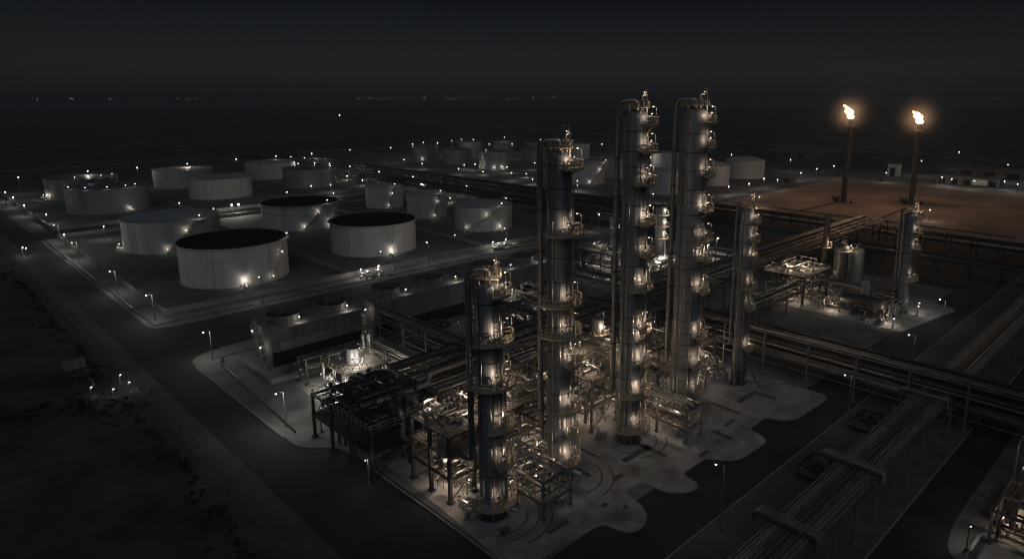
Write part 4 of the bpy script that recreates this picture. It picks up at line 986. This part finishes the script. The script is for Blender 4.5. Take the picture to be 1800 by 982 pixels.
# --- right of T4, foot of T5
manifold('bright valves and pipes at the foot of the fifth column', 123.6, 71.4, .15, 127, 76.6, 5.4, 12, 16)
manifold('low pipes on the pad between the fourth and fifth columns', 116, 73, .15, 123, 79, 3.2, 8, 17)
structure('narrow lit service frame behind the fifth column', 112, 80, 134, 92, [5, 8.6], 3, 2, (0,), (0,), lights=[(119, 77.6, 0, 4.4, 420, 'warm'), (125.4, 77, 0, 4.6, 480, 'warm'), (130, 84, 5, 2.4, 200, 'warm'), (114, 84, 5, 2.5, 300, 'warm'), (121, 88, 8.6, 2.4, 220, 'pale')])
manifold('pipes on the service frame behind the fifth column', 113, 81, 5.1, 133, 91, 8.2, 14, 18)
cabinet('pale cabinet on a post beside the fifth column', 129.6, 67.4, .15, .8, .5, 1.9)
th = cabinet('low dark valve box on the pad before the shortest column', 56.8, 66.2, .15, 1.2, .8, .7, 'dark_steel')
# --- D: dark end frame of the main rack
structure('dark unlit steel frame at the left end of the main rack', 50.6, 91.6, 65.4, 112, [4.6, 8.6], 2, 3, (0,), (1,), col=.24, m='dark_steel', deck='dark_steel')
manifold('large dark pipes crossing over the end frame toward the main rack', 52, 96, 8.75, 65.4, 110, 11.4, 9, 119, (.26, .42), 'pipe_dark', 6)
manifold('dark pipes hanging under the end frame', 51, 92.4, .15, 65, 111, 4.3, 14, 120, (.12, .3), 'pipe_dark')
manifold('dark pipes lying over the unlit end frame', 51, 92.4, 8.75, 65, 111.5, 10.4, 15, 19, (.14, .34), 'pipe_dark')
drum('dark drum lying on the deck of the unlit end frame', 55, 106, 8.85, 4, .7, 'y', 'pipe_dark', legs=.4)
cabinet('dark cabinet on the deck of the unlit end frame', 60.4, 95.4, 8.85, 2.2, 1.4, 1.8, 'dark_steel')
manifold('dark pipes on the lower beams of the unlit end frame', 51, 92.4, 4.75, 65, 111.5, 7.8, 14, 20, (.12, .3), 'pipe_dark')
drum('dark drum under the unlit end frame', 59, 104, .15, 5, 1.0, 'y', 'pipe_dark')
p = make_post(4.6, 50, arm=.6, bulb=.12)
lamps(p, [(49.6, 91.4, 200, 'short lit lamp standing before the unlit end frame'), (52.4, 113.2, 60, 'short lit lamp behind the corner of the unlit end frame')], 'short lamps at the end frame')
manifold('long pipes laid across the roof deck of the front structure', 58, 78.4, 11.35, 64.6, 82.2, 12.9, 9, 101, (.1, .22))
manifold('pipes along the rear edge of the front structure roof', 61.6, 83, 11.35, 64.8, 87.4, 13.6, 8, 102, (.08, .2))
manifold('pipes over the rear of the deck between the first two columns', 75, 80.4, 10.35, 82.2, 84.4, 12.6, 9, 103, (.1, .22))
manifold('pipes and valves along the front edge of the raised deck by the third column', 88.2, 78, 10.35, 93, 88, 12.4, 10, 104, (.1, .22))
manifold('pipes hung beside the left legs of the raised deck', 86.2, 78, 2, 87.4, 92, 10, 8, 105, (.12, .26))
# --- loose piping and work lights through the process block
def work(label, x0, y0, x1, y1, h, n, seed, lights, z=.15, m='pipe'):
    th = manifold(label, x0, y0, z, x1, y1, z + h, n, seed, (.08, .22), m, 7)
    for (x, y, hh, pw, kd) in lights: lamp_on(th, x - x0, y - y0, 0, hh, pw, kd, .09)
    return th
work('lit pipe run on the ground between front structure and second column deck', 64.6, 78, 68.8, 92, 4.4, 14, 81, [(66, 80, 3.4, 360, 'warm'), (67, 88, 3.2, 300, 'warm')])
work('lit valves at the foot of the second column', 70, 74, 76, 79, 3.4, 12, 82, [(71.4, 76.6, 2.6, 260, 'warm'), (75, 78, 2.8, 260, 'warm')])
work('valves left of the shortest column base', 55.2, 71.6, 57.6, 76, 2.4, 7, 83, [(55.6, 75.4, 2.2, 160, 'warm')])
work('lit pumps and pipes beneath the service rack behind the front structure', 67, 93.6, 79, 98.2, 3.0, 14, 84, [(69, 95, 2.6, 320, 'warm'), (75, 95, 2.6, 320, 'warm')])
work('lit pumps and pipes beneath the service rack behind the raised deck', 86, 93.6, 102, 98.2, 3.0, 16, 85, [(88, 95, 2.6, 360, 'warm'), (93, 95, 2.6, 300, 'pale'), (100, 95, 2.6, 360, 'warm')])
work('lit pumps and pipes beneath the service rack behind the fourth column', 108, 93.6, 121, 98.2, 3.0, 14, 86, [(110, 95, 2.6, 360, 'warm'), (117, 95, 2.6, 360, 'warm')])
work('tall pipe cluster on the upper beams between third and fourth columns', 102, 84, 111, 92, 4.6, 14, 87, [(104, 86, 3.2, 420, 'warm'), (109, 90, 3.4, 300, 'warm')], 6.4)
work('lit pipes beyond the main rack near the shed', 80, 114, 96, 121, 3.6, 16, 88, [(83, 117, 3, 360, 'pale'), (91, 116, 3, 360, 'pale')])
work('lit pipes beyond the main rack right of the shed', 98, 114, 110, 121, 3.6, 14, 89, [(101, 117, 3, 420, 'pale'), (107, 118, 3, 300, 'warm')])
work('lit pipes beyond the main rack behind the third and fourth columns', 128, 114, 146, 124, 4.2, 18, 90, [(131, 117, 3, 460, 'pale'), (138, 118, 3, 460, 'pale'), (144, 119, 3, 300, 'warm')])
work('pipes in the yard between service rack and cross rack', 113, 100, 121, 113, 3.4, 12, 91, [(116, 104, 2.8, 300, 'pale')])
work('lit pipes behind the fifth column by the bend of the racks', 128, 78, 134, 92, 4.4, 14, 92, [(130, 80, 3.2, 360, 'warm'), (132, 88, 3.2, 300, 'warm')])
work('lit pipes at the rear left of the drum pad structure', 207, 84, 215, 98, 4.6, 14, 93, [(209, 88, 3.4, 420, 'warm'), (212, 94, 3.4, 360, 'pale')])
work('dark pump row along the foot of the right cooling tower', 118, 140, 146, 145, 3, 16, 94, [(124, 142, 2.6, 240, 'pale'), (138, 142, 2.6, 240, 'pale')], .15, 'pipe_dark')
exchanger('silver exchanger on the ground behind the second column', 80, 80, .15, 6, .8, 'x'); exchanger('silver exchanger under the raised deck near its right leg', 98, 86, .15, 6, .9, 'y')
vessel('upright grey vessel standing through the service rack behind the second column', 78.6, 91.8, .15, 13, 1.2, 'clad_dark', 1.4)
vessel('upright bright vessel between the third and fourth columns behind the frame', 105.4, 91.4, .15, 15, 1.3, 'clad', 1.4, plat=[11.4], lamp=420, kind='warm')
# --- E: compressor house
structure('compressor house frame, floodlit, with a railed roof deck', 62.4, 121.8, 71.6, 131.6, [5.6], 2, 2, (0,), (0,), lights=[(61.4, 123.4, 0, 3.6, 1100, 'pale'), (64, 121.0, 0, 3.8, 1100, 'pale'), (68, 120.6, 0, 3.4, 900, 'pale'), (72.4, 124.4, 0, 3.4, 800, 'pale'), (65.0, 123.4, 5.6, 2.0, 600, 'pale'), (69.5, 127, 5.6, 2.6, 500, 'pale'), (61.2, 130.4, 0, 3.6, 700, 'pale')], m='steel')
th = thing('exhaust_stack', 'bright metal exhaust cylinder on the roof of the compressor house', 'stack', (66.6, 126.4, 5.75))
MB().lathe([(1.75, 0), (1.65, .5), (1.5, 3.4), (1.62, 3.42), (1.62, 3.6), (1.35, 3.62), (1.3, 1.0)], 30).build('body', 'clad', th)
MB().lathe([(2.2, 0), (2.2, .25), (1.8, .3)], 24).build('base_ring', 'steel', th)
lamp_on(th, .6, -2.9, 0, 1.6, 420, 'pale', .1)
cabinet('pale compressor enclosure inside the compressor house', 66.6, 126, .15, 3.6, 4.6, 3.6)
drum('white drum at the left corner of the compressor house', 63.6, 130.6, .15, 2.2, .8, 'y')
manifold('lit pipe knot at the left side of the compressor house', 60.2, 122.6, .15, 63.2, 129.4, 3.2, 14, 21, (.06, .16), 'machine')
manifold('lit pipes at the right side of the compressor house', 68.6, 120.4, .15, 72, 128, 4.6, 14, 22, (.06, .18), 'machine')
pump('pump at the front of the compressor house', 63.4, 120.6, .15, 'x', 1.0)
pump('pump at the right corner of the compressor house', 69.4, 119.4, .15, 'x', 1.0)
manifold('thin pipes on the roof of the compressor house', 63, 128.6, 5.75, 71, 131, 8.2, 8, 23, (.06, .14), 'machine')
for k, (x, y) in enumerate([(72.2, 131.8), (73.4, 131.2)]):
    vessel(['slim bright cylinder left of its twin behind the compressor house', 'slim bright cylinder right of its twin behind the compressor house'][k], x, y, .15, 9.2, .42, 'machine', 3.0)
# flat roofed shed
th = thing('shed', 'low flat roofed shed between compressor house and first column', 'shed', (77.4, 122.4, .12))
MB().box(0, 0, 0, 8.6, 8, 4.4).build('wall', 'wall', th, smooth=False)
MB().box(-.4, -.4, 4.403, 9, 8.4, 4.75).build('roof', 'wall', th, smooth=False)
MB().box(2, -.05, 0, 4.4, -.003, 2.6).build('door', 'steel', th, smooth=False)
for k in (5.4, 7.0): MB().box(k, -.05, 1.4, k + 1, -.003, 2.6).build('window', 'louvre', th, smooth=False)
# --- cooling towers
def cooling(label, x0, x1, y0, y1, h, fans, lights, seed):
    th = thing('cooling_tower', label, 'cooling tower', (x0, y0, .45)); W, L = x1 - x0, y1 - y0
    MB().box(0, 0, 0, W, L, 1.0).build('basin', 'dike', th, smooth=False)
    lo = MB()
    for k in range(9):
        z = 1.05 + k * .36; lo.poly([(.3, .5, z + .3), (W - .3, .5, z + .3), (W - .3, .12, z), (.3, .12, z)], [(0, 1, 2, 3)])
    lo.box(.25, .6, 1.0, W - .25, L - .6, 4.4); lo.build('louvre', 'louvre', th, smooth=False)
    pm = MB(); n = max(3, int(W / 6))
    pm.box(0, .02, 1.0, .28, .3, 4.4)
    first = None
    for k in range(n + 1):
        if first is None: o = first = pm.build('post', 'black_steel', th, smooth=False)
        else: o = first.copy(); COL.objects.link(o); o.parent = th
        o.location = ((W - .28) * k / n, 0, 0)
    ca = MB(); ca.box(0, 0, 4.4, W, L, h); ca.box(0, .35, 1.0, .22, L, 4.397); ca.box(W - .22, .35, 1.0, W, L, 4.397)
    for k in range(int(W / 1.2)): ca.box(k * 1.2 + .5, -.05, 4.5, k * 1.2 + .58, -.003, h - .2)
    ca.build('casing', 'fibre', th, smooth=False)
    dk = MB(); dk.box(-.3, -.3, h + .003, W + .3, L + .3, h + .18); dk.build('fan_deck', 'dike', th, smooth=False)
    for fx in fans:
        f = MB(); f.lathe([(3.7, 0), (3.55, .5), (3.5, 1.0), (3.7, 1.9), (3.8, 1.92), (3.8, 2.05), (3.6, 2.05), (3.4, .6)], 36, fx, L / 2, h + .18)
        fs = f.build('fan_stack', 'fibre', th)
        b = MB()
        for q in range(6):
            a = q * PI / 3; b.poly([(fx + .3 * math.cos(a), L / 2 + .3 * math.sin(a), h + .9), (fx + 3.3 * math.cos(a - .09), L / 2 + 3.3 * math.sin(a - .09), h + .82), (fx + 3.3 * math.cos(a + .09), L / 2 + 3.3 * math.sin(a + .09), h + 1.0)], [(0, 1, 2)])
        b.lathe([(.4, .7), (.4, 1.2), (.01, 1.25)], 10, fx, L / 2, h); b.lathe([(3.4, .4), (.01, .4)], 20, fx, L / 2, h)
        b.build('fan', 'louvre', fs)
    rl = MB(); c = [(-.2, -.2), (W + .2, -.2), (W + .2, L + .2), (-.2, L + .2), (-.2, -.2)]
    for zz in (.6, 1.15): rl.tube([(a, b_, h + .18 + zz) for a, b_ in c], .04, 4)
    for (a, b_), (d, e) in zip(c, c[1:]):
        k_ = max(2, int(math.hypot(d - a, e - b_) / 1.8))
        for q in range(k_): rl.bar((a + (d - a) * q / k_, b_ + (e - b_) * q / k_, h + .18), (a + (d - a) * q / k_, b_ + (e - b_) * q / k_, h + 1.33), .04)
    rl.build('railing', 'steel', th)
    st = MB(); N = 16
    for k in range(N): st.box(-1.15, L * .15 + k * L * .7 / N, k * h / N + .2, -.05, L * .15 + (k + .9) * L * .7 / N, k * h / N + .3)
    for q in (-1.2, -.05):
        st.bar((q, L * .15, 0), (q, L * .85, h), .1); st.bar((q, L * .15, 1.1), (q, L * .85, h + 1.1), .045)
    st.build('stair', 'steel', th)
    for (x, y, z, hh, pw) in lights: lamp_on(th, x, y, z, hh, pw, 'pale', .2)
cooling('left cooling tower with two round fan outlets and a streaked wall', 57.6, 79.8, 146, 155.6, 9.6, (5.2, 17), [(7.0, .6, 9.8, 1.5, 132), (19.0, .6, 9.8, 1.5, 132), (-1.4, 3, 3.4, 2.0, 110), (-1.4, 7, 6.4, 2.0, 88)], 1)
cooling('middle cooling tower with two fan outlets and dark louvres', 83.6, 113, 146, 156, 10.3, (6.5, 19.8), [(9.6, .6, 10.5, 1.4, 71), (25.6, .6, 10.5, 1.7, 198), (-1.4, 2, 6.6, 2.0, 88), (-1.4, 6, 3.6, 2.0, 99)], 2)
cooling('right cooling tower partly hidden by the first two columns', 117.4, 147, 146, 156, 10.3, (6, 20.6), [(5.0, .5, 6.5, 2, 110), (24, .6, 10.5, 1.6, 231), (12, .6, 10.5, 1.4, 88)], 3)
for k, (x, lab) in enumerate([(66, 'left cooling tower'), (96, 'middle cooling tower')]):
    manifold('dark pump piping at the foot of the ' + lab, x - 7, 141.6, .5, x + 8, 145, 2.8, 10, 30 + k, (.12, .3), 'pipe_dark')
vessel('white tank cylinder standing right of the middle cooling tower', 110.5, 141.4, .15, 5.2, .9, 'machine', .4)
manifold('lit valves around the white cylinder by the middle cooling tower', 104, 139.6, .15, 113, 143.6, 2.0, 10, 33, (.08, .2), 'machine')
# --- L: lit frames behind first column
for k, (x0, x1) in enumerate([(111, 117), (118, 124)]):
    structure(['lit white piping shelter nearer the first column', 'lit white piping shelter farther from the first column'][k], x0, 124.6, x1, 130, [4.4], 1, 1, (), (), m='steel', lights=[(x0 + 1.5, 126, 0, 3, 420, 'pale'), (x0 + 4.4, 127, 0, 3.2, 420, 'pale')], name='piping_shelter', cat='shelter')
    manifold(['bright pipes inside the nearer white shelter', 'bright pipes inside the farther white shelter'][k], x0 + .4, 124.8, .15, x1 - .4, 129.6, 4, 14, 34 + k, (.06, .16), 'machine')
structure('floodlit vessel deck behind the head of the first column', 114, 134, 124, 142, [6.2], 1, 1, (0,), (0,), lights=[(116, 136, 6.2, 3.0, 460, 'pale'), (121, 137, 6.2, 2.8, 460, 'pale')], m='steel')
vessel('shiny upright vessel on the floodlit deck behind the first column', 118.6, 138.6, 6.3, 5.2, 1.4, 'clad', .6)
manifold('pipes around the shiny vessel on the floodlit deck', 114.6, 134.6, 6.35, 123.4, 137.4, 8.6, 10, 36, (.06, .16), 'machine')
# --- F
structure('two level lit structure left of the third column, far side', 171, 142.6, 182, 157, [4.4, 8.6], 2, 3, (1,), (1,), lights=[(173, 144, 0, 3, 700, 'pale'), (172.4, 149, 0, 3, 700, 'pale'), (172.6, 154, 0, 3, 600, 'pale'), (173, 147, 4.4, 2.8, 300, 'pale'), (175, 152, 8.6, 2.4, 500, 'pale'), (176, 145, 8.6, 2.4, 500, 'pale')])
manifold('bright pipes on the ground floor of the far lit structure', 171.4, 143, .15, 178, 156, 4, 18, 37, (.07, .2), 'machine')
manifold('pipes on the upper floor of the far lit structure', 171.4, 143, 4.5, 180, 156, 8, 14, 38, (.07, .2))
manifold('curved bright pipes on the roof of the far lit structure', 172, 148, 8.75, 178, 156, 11, 8, 39, (.1, .22), 'machine')
exchanger('exchanger on the roof of the far lit structure', 176, 145.4, 8.7, 5, .6, 'y')
vessel('tall slender column behind the far lit structure', 193, 160.5, .15, 17, 1.3, 'clad', 2, plat=[12.6], lamp=500)
# --- G
structure('floodlit deck with vessels between the third and fourth columns', 176, 128, 194, 140, [4.6], 3, 2, (0,), (0,), lights=[(179, 130, 4.6, 3, 700, 'pale'), (186, 132, 4.6, 3, 800, 'pale'), (191, 130, 4.6, 2.6, 500, 'pale'), (181, 136, 4.6, 3, 500, 'pale')], m='steel')
vessel('tall pale vessel with lit platforms between third and fourth columns', 196.5, 141.5, .15, 23, 2.0, 'clad_dark', 2, plat=[11, 15.2, 19.4], lamp=620)
drum('pale drum on the floodlit deck between third and fourth columns', 187, 134, 4.7, 6, 1.0, 'x')
manifold('bright pipes on the floodlit deck between third and fourth columns', 177, 128.6, 4.75, 193, 132, 7.6, 14, 40, (.08, .2), 'machine')
manifold('pipes under the floodlit deck between third and fourth columns', 177, 128.6, .15, 193, 139, 4.2, 10, 41, (.08, .2))
drum('grey drum on the lit yard right of the fourth column', 224, 146, .15, 9, 1.7, 'y', 'clad_dark', legs=1.2)
ground_pipe('white pipe gate on the lit yard right of the fourth column', [(214, 131, .2), (214, 131, 5), (214, 118, 5), (214, 118, .2)], .3, 'machine', bend=.7)
p = make_post(6, 700, arm=.8, bulb=.22)
lamps(p, [(219, 136, 250, 'lamp on the lit yard right of the fourth column'), (206, 136, 250, 'lamp just behind the fourth column on the lit yard'), (232, 140, 250, 'lamp at the rear of the lit yard by the grey drum')], 'lamps on the lit yard')
# --- R plant on the right pad
structure('two level structure at the left of the drum pad, lit on top', 190, 84.6, 206, 97, [4.6, 8.4], 3, 2, (1,), (1,), lights=[(192, 94.6, 0, 3, 360, 'pale'), (194, 90, 0, 3, 500, 'warm'), (191, 86, 0, 3, 300, 'warm'), (195, 92, 8.4, 2, 460, 'warm'), (198, 89, 8.4, 2, 460, 'warm'), (202, 88, 8.4, 2, 420, 'warm'), (192, 96, 8.4, 2.4, 180, 'pale'), (196, 87, 4.6, 2.6, 420, 'warm')])
manifold('pipes and fans on the top of the drum pad structure', 191, 85, 8.55, 205, 96, 11.4, 14, 50, (.08, .2), 'machine')
manifold('lit pipes on the ground under the drum pad structure', 191, 85, .15, 204, 96, 4.2, 16, 51, (.08, .2), 'machine')
manifold('pipes on the middle floor of the drum pad structure', 191, 85, 4.7, 204, 96, 8, 12, 52, (.08, .2))
th = drum('long dark horizontal drum raised on legs on the right pad', 193, 68.6, 1.9, 11, 1.7, 'y', 'clad_dark', legs=1.0)
structure('low steel support frame under the long dark drum', 191.6, 62.8, 194.4, 74.4, [1.7], 1, 3, (), (), braces=False, col=.14, name='drum_support', cat='support frame', lights=[(191.0, 76.2, 0, 2.4, 420, 'warm'), (190.4, 61, 0, 2.6, 300, 'warm')])
th = vessel('round topped vessel behind the long dark drum', 199.6, 70.6, .15, 8.4, 1.2, 'machine', 3.0)
th = vessel('tall grey vessel with a lit platform behind the drum pad structure', 216.5, 85, .15, 14.6, 2.2, 'clad_dark', 1.2, plat=[12.4], lamp=560, kind='warm')
th = vessel('plain squat grey vessel right of the tall one', 222.5, 82.5, .15, 12.6, 2.4, 'machine', .6)
th = vessel('thin stack with a round cap behind the drum pad structure', 221.5, 92.5, .15, 22.5, 1.0, 'rust', .6, plat=[11.4], lamp=420, kind='warm')
manifold('lit pumps and pipes between the drum and the slim far column', 194, 59.6, .15, 202, 64, 4.4, 16, 53, (.08, .22), 'machine')
manifold('rows of pipes between the drum pad structure and the long drum', 190, 75.4, .15, 200, 84, 3.6, 14, 54, (.08, .2))
rack('pipe_rack', 'low rack of bright pipes behind the long dark drum', 'pipe rack', 201, 206, 64, 92, [3.2, 5], 7, 'y', 55, (5, 5), .22)
pump('pump at the corner of the right pad', 189, 62, .15, 'x', 1.4, 'dark_steel'); pump('pump between the legs of the drum and the pad edge', 189.6, 66.4, .15, 'x', 1.3, 'dark_steel')
lampr = make_post(2.6, 80, arm=.3, bulb=.2)
lamps(lampr, [(188.2, 58.6, 0, 'knee high lit bollard lamp at the pad edge by the slim far column'), (204.6, 57.6, 0, 'small lamp right of the slim far column'), (208, 58.4, 0, 'second small lamp right of the slim far column, farther back')], 'small lamps round the slim far column')
# --- pump groups on the tank farm verge
for k, (x, y) in enumerate([(112, 200.5), (172, 202)]):
    w_ = ['second open tank', 'cone roofed tank'][k]
    manifold('lit pump piping on the verge before the ' + w_, x, y, .14, x + 13, y + 5.4, 1.9, 16, 60 + k, (.08, .24), 'machine')
    pump('larger pump on the verge before the ' + w_, x + 3, y + 1.2, .14, 'x', 1.2); pump('smaller pump on the verge before the ' + w_, x + 8.6, y + 3.4, .14, 'y', .9)
    p = make_post(3.2, 420, arm=.5, bulb=.2)
    lamps(p, [(x + 1, y + 4.8, 270, 'short lamp at the left of the pumps before the ' + w_), (x + 8, y + 4.9, 270, 'short lamp at the right of the pumps before the ' + w_)], 'short lamps by the verge pumps')
# pump house
th = thing('pump_house', 'little lit pump house behind the upright tanks', 'hut', (222, 340, 0))
MB().box(0, 0, 0, 6, 5, 3.2).build('wall', 'wall', th, smooth=False); MB().box(-.3, -.3, 3.203, 6.3, 5.3, 3.5).build('roof', 'dike', th, smooth=False); MB().box(1, -.05, 0, 2.4, -.003, 2.2).build('door', 'steel', th, smooth=False)
# gate clutter left of the road
gx, gy = 31.5, 160.
manifold('dark gate valves and pipes beyond the fence by the left road', gx - 8, gy + 6, .05, gx - 1, gy + 16, 1.6, 8, 70, (.1, .24), 'pipe_dark')
cabinet('pale cabinet beyond the fence by the left road', gx - 5, gy + 22, .02, 4.2, 2, 1.8, 'wall')
lb = make_post(2.0, 26, arm=.3, bulb=.14)
lamps(lb, [(31.6, 164.5, 0, 'knee high lamp by the fence, uppermost of the four beside the left road'), (31.9, 158.8, 0, 'knee high lamp by the fence, right of the four beside the left road'), (25.6, 161.5, 0, 'knee high lamp left of the other three beside the left road'), (28.6, 157.2, 0, 'knee high lamp lowest of the four beside the left road')], 'knee high lamps beyond the fence')
lb = make_post(3.4, 120, arm=.3, bulb=.22)
lamps(lb, [at(38, 435, 3.4) + (0, 'low lamp left of its twin in the desert beside the far left road'), at(44, 436, 3.4) + (0, 'low lamp right of its twin in the desert beside the far left road')], 'twin desert lamps')
# skids beside the foreground rack
for k, (x, y) in enumerate([(103, 41.6), (125.4, 41.8)]):
    lab = ['dark valve skid beside the foreground rack by the wide loop', 'dark valve skid beside the foreground rack near the crossing'][k]
    structure(lab, x - 2.6, y - 1.6, x + 2.6, y + 1.6, [1.2, 2.6], 2, 1, (0,), (), False, col=.1, name='valve_skid', cat='skid')
    drum(['dark drum on the skid by the wide loop', 'dark drum on the skid near the crossing'][k], x, y, 1.4, 2.6, .55, 'x', 'pipe_dark', legs=.2)
# --- bottom right unit
structure('lit frame of the unit in the lower right corner of the yard', 103.4, 7.4, 119, 16.6, [5.2], 3, 2, (), (), m='dark_steel', lights=[(107.0, 15.2, 0, 3.0, 200, 'warm'), (105.6, 12.5, 0, 3.6, 130, 'warm'), (114, 15.5, 5.2, 2.6, 120, 'warm')])
th = thing('equipment_house', 'pale walled equipment house in the lower right unit', 'hut', (107.8, 8.4, .14))
MB().box(0, 0, 0, 9.4, 6, 4.2).build('wall', 'wall', th, smooth=False); MB().box(-.2, -.2, 4.203, 9.6, 6.2, 4.5).build('roof', 'wall', th, smooth=False)
for k in range(4): MB().box(.6 + k * 2.2, 6.003, 1, 2.0 + k * 2.2, 6.06, 3.6).build('panel', 'steel', th, smooth=False)
MB().box(-.06, 1.5, 0, -.003, 2.8, 2.2).build('door', 'steel', th, smooth=False)
manifold('stacked pipes left of the equipment house in the lower right unit', 104.4, 9, .15, 107.4, 16, 4.6, 14, 71, (.08, .2), 'pipe_dark')
wall_run('low wall round the lower right unit', [(97.8, 17.6), (102.6, 17.6)], 1.2, .3, 'low_wall')
p = make_post(3.6, 90, arm=.4, bulb=.16)
lamps(p, [(99.6, 18.4, 0, 'small lamp on the pad at the left of the lower right unit')], 'pad lamps')
ground_pipe('tall square pipe arch on the lower right unit', [(119.5, 17.2, .2), (119.5, 17.2, 8.6), (127, 17.2, 8.6)], .16, bend=.3)
# --- far sheds
def shed(label, x, y, w_, d, h, doors=3, m='dull_wall'):
    h *= .75 if m == 'dull_wall' else 1
    th = thing('far_shed', label, 'shed', (x, y, .1))
    MB().box(0, 0, 0, w_, d, h).build('wall', m, th, smooth=False); MB().box(-.5, -.5, h + .003, w_ + .5, d + .5, h + .5).build('roof', 'dull_wall', th, smooth=False)
    for k in range(doors): MB().box(-.1, d * (k + .25) / doors, 0, -.003, d * (k + .75) / doors, h * .7).build('door', 'louvre', th, smooth=False)
shed('white windowless block house on the far yard beside the right flare', 545, 178, 7, 7.5, 9, 1, 'tank')
shed('long low far shed with dark bays and lamps', 526, 108, 14, 38, 7, 5)
shed('pale far shed nearest the right edge of the yard', 530, 72, 14, 26, 6.4, 2)
shed('low dark far shed behind the long one', 585, 90, 20, 60, 8, 4)
shed('small lit shelter on the far yard left of the flares', 455, 218, 8, 14, 3.6, 2)
drum('pale round ended tank before the long far shed', 519, 118, .1, 7, 2.2, 'y', 'tank', legs=1)
shed('long pale roof far behind the rightmost white tank', 640, 290, 60, 46, 7, 3)

# ================================================================== AIR
hz_ = MB().box(-1500, -1500, -1, 4200, 4200, 78).build('haze', 'deck', smooth=False); tag(hz_, 'thin night haze over the plain', 'haze', kind='stuff')
hm = bpy.data.materials.new('thin night air'); hm.use_nodes = True; hn = hm.node_tree; hn.nodes.clear()
pv = hn.nodes.new('ShaderNodeVolumePrincipled'); pv.inputs['Color'].default_value = (.9, .94, 1, 1); pv.inputs['Density'].default_value = 1.8e-4; pv.inputs['Anisotropy'].default_value = .2
ho = hn.nodes.new('ShaderNodeOutputMaterial'); hn.links.new(pv.outputs[0], ho.inputs['Volume'])
hz_.data.materials.clear(); hz_.data.materials.append(hm); hm.cycles.homogeneous_volume = True

# ================================================================== LIGHT, SKY, CAMERA
world = bpy.data.worlds.new('World'); scene.world = world; world.use_nodes = True
nt = world.node_tree; bg = nt.nodes['Background']
SUN_EL, SUN_AZ = 42, 232    # moonlike key added behind the camera to brighten tank fronts, azimuth measured from +X
sky = nt.nodes.new('ShaderNodeTexSky'); sky.sky_type = 'NISHITA'; sky.sun_disc = False
sky.sun_elevation = R(SUN_EL); sky.sun_rotation = R(90 - SUN_AZ)
sky.air_density = 1.0; sky.dust_density = 1.5
hs = nt.nodes.new('ShaderNodeHueSaturation'); hs.inputs['Saturation'].default_value = .22
nt.links.new(sky.outputs[0], hs.inputs['Color'])
tc = nt.nodes.new('ShaderNodeTexCoord'); sx = nt.nodes.new('ShaderNodeSeparateXYZ'); nt.links.new(tc.outputs['Generated'], sx.inputs[0])
rp = nt.nodes.new('ShaderNodeValToRGB'); e = rp.color_ramp.elements
e[0].position = 0; e[0].color = (.98, 1.06, 1.18, 1); e[1].position = .13; e[1].color = (.25, .29, .34, 1)
e2 = e.new(.05); e2.color = (.66, .73, .82, 1)
nt.links.new(sx.outputs['Z'], rp.inputs['Fac'])
mu = nt.nodes.new('ShaderNodeMixRGB'); mu.blend_type = 'MULTIPLY'; mu.inputs['Fac'].default_value = 1
nt.links.new(hs.outputs[0], mu.inputs['Color1']); nt.links.new(rp.outputs[0], mu.inputs['Color2'])
nt.links.new(mu.outputs[0], bg.inputs['Color']); bg.inputs['Strength'].default_value = .0033

sl = bpy.data.lights.new('moonlike_key', 'SUN'); sl.energy = .185; sl.angle = R(35); sl.color = (.72, .86, 1)
so = bpy.data.objects.new('moonlike_key', sl); COL.objects.link(so)
dv = Vector((math.cos(R(SUN_AZ)) * math.cos(R(SUN_EL)), math.sin(R(SUN_AZ)) * math.cos(R(SUN_EL)), math.sin(R(SUN_EL))))
so.rotation_euler = dv.to_track_quat('Z', 'Y').to_euler(); so.location = dv * 300

cd = bpy.data.cameras.new('camera'); cam = bpy.data.objects.new('camera', cd); COL.objects.link(cam)
cd.sensor_width = 36; cd.lens = 36 * CF / 1800; cd.shift_x = -(CX - 900) / 1800; cd.shift_y = -(491 - CY) / 1800
cd.clip_start = .5; cd.clip_end = 120000
cam.location = (0, 0, CH); cam.rotation_euler = (PI / 2 - CA, 0, R(-45))
scene.camera = cam

scene.view_settings.view_transform = 'Standard'; scene.view_settings.look = 'None'
scene.view_settings.exposure = 0; scene.view_settings.gamma = 1
cy = scene.cycles
cy.filter_width = 1.2
cy.use_denoising = True; cy.max_bounces = 4; cy.diffuse_bounces = 2; cy.glossy_bounces = 3
cy.sample_clamp_indirect = 2; cy.use_light_tree = True; cy.caustics_reflective = False; cy.caustics_refractive = False
cy.use_adaptive_sampling = True; cy.adaptive_threshold = .01
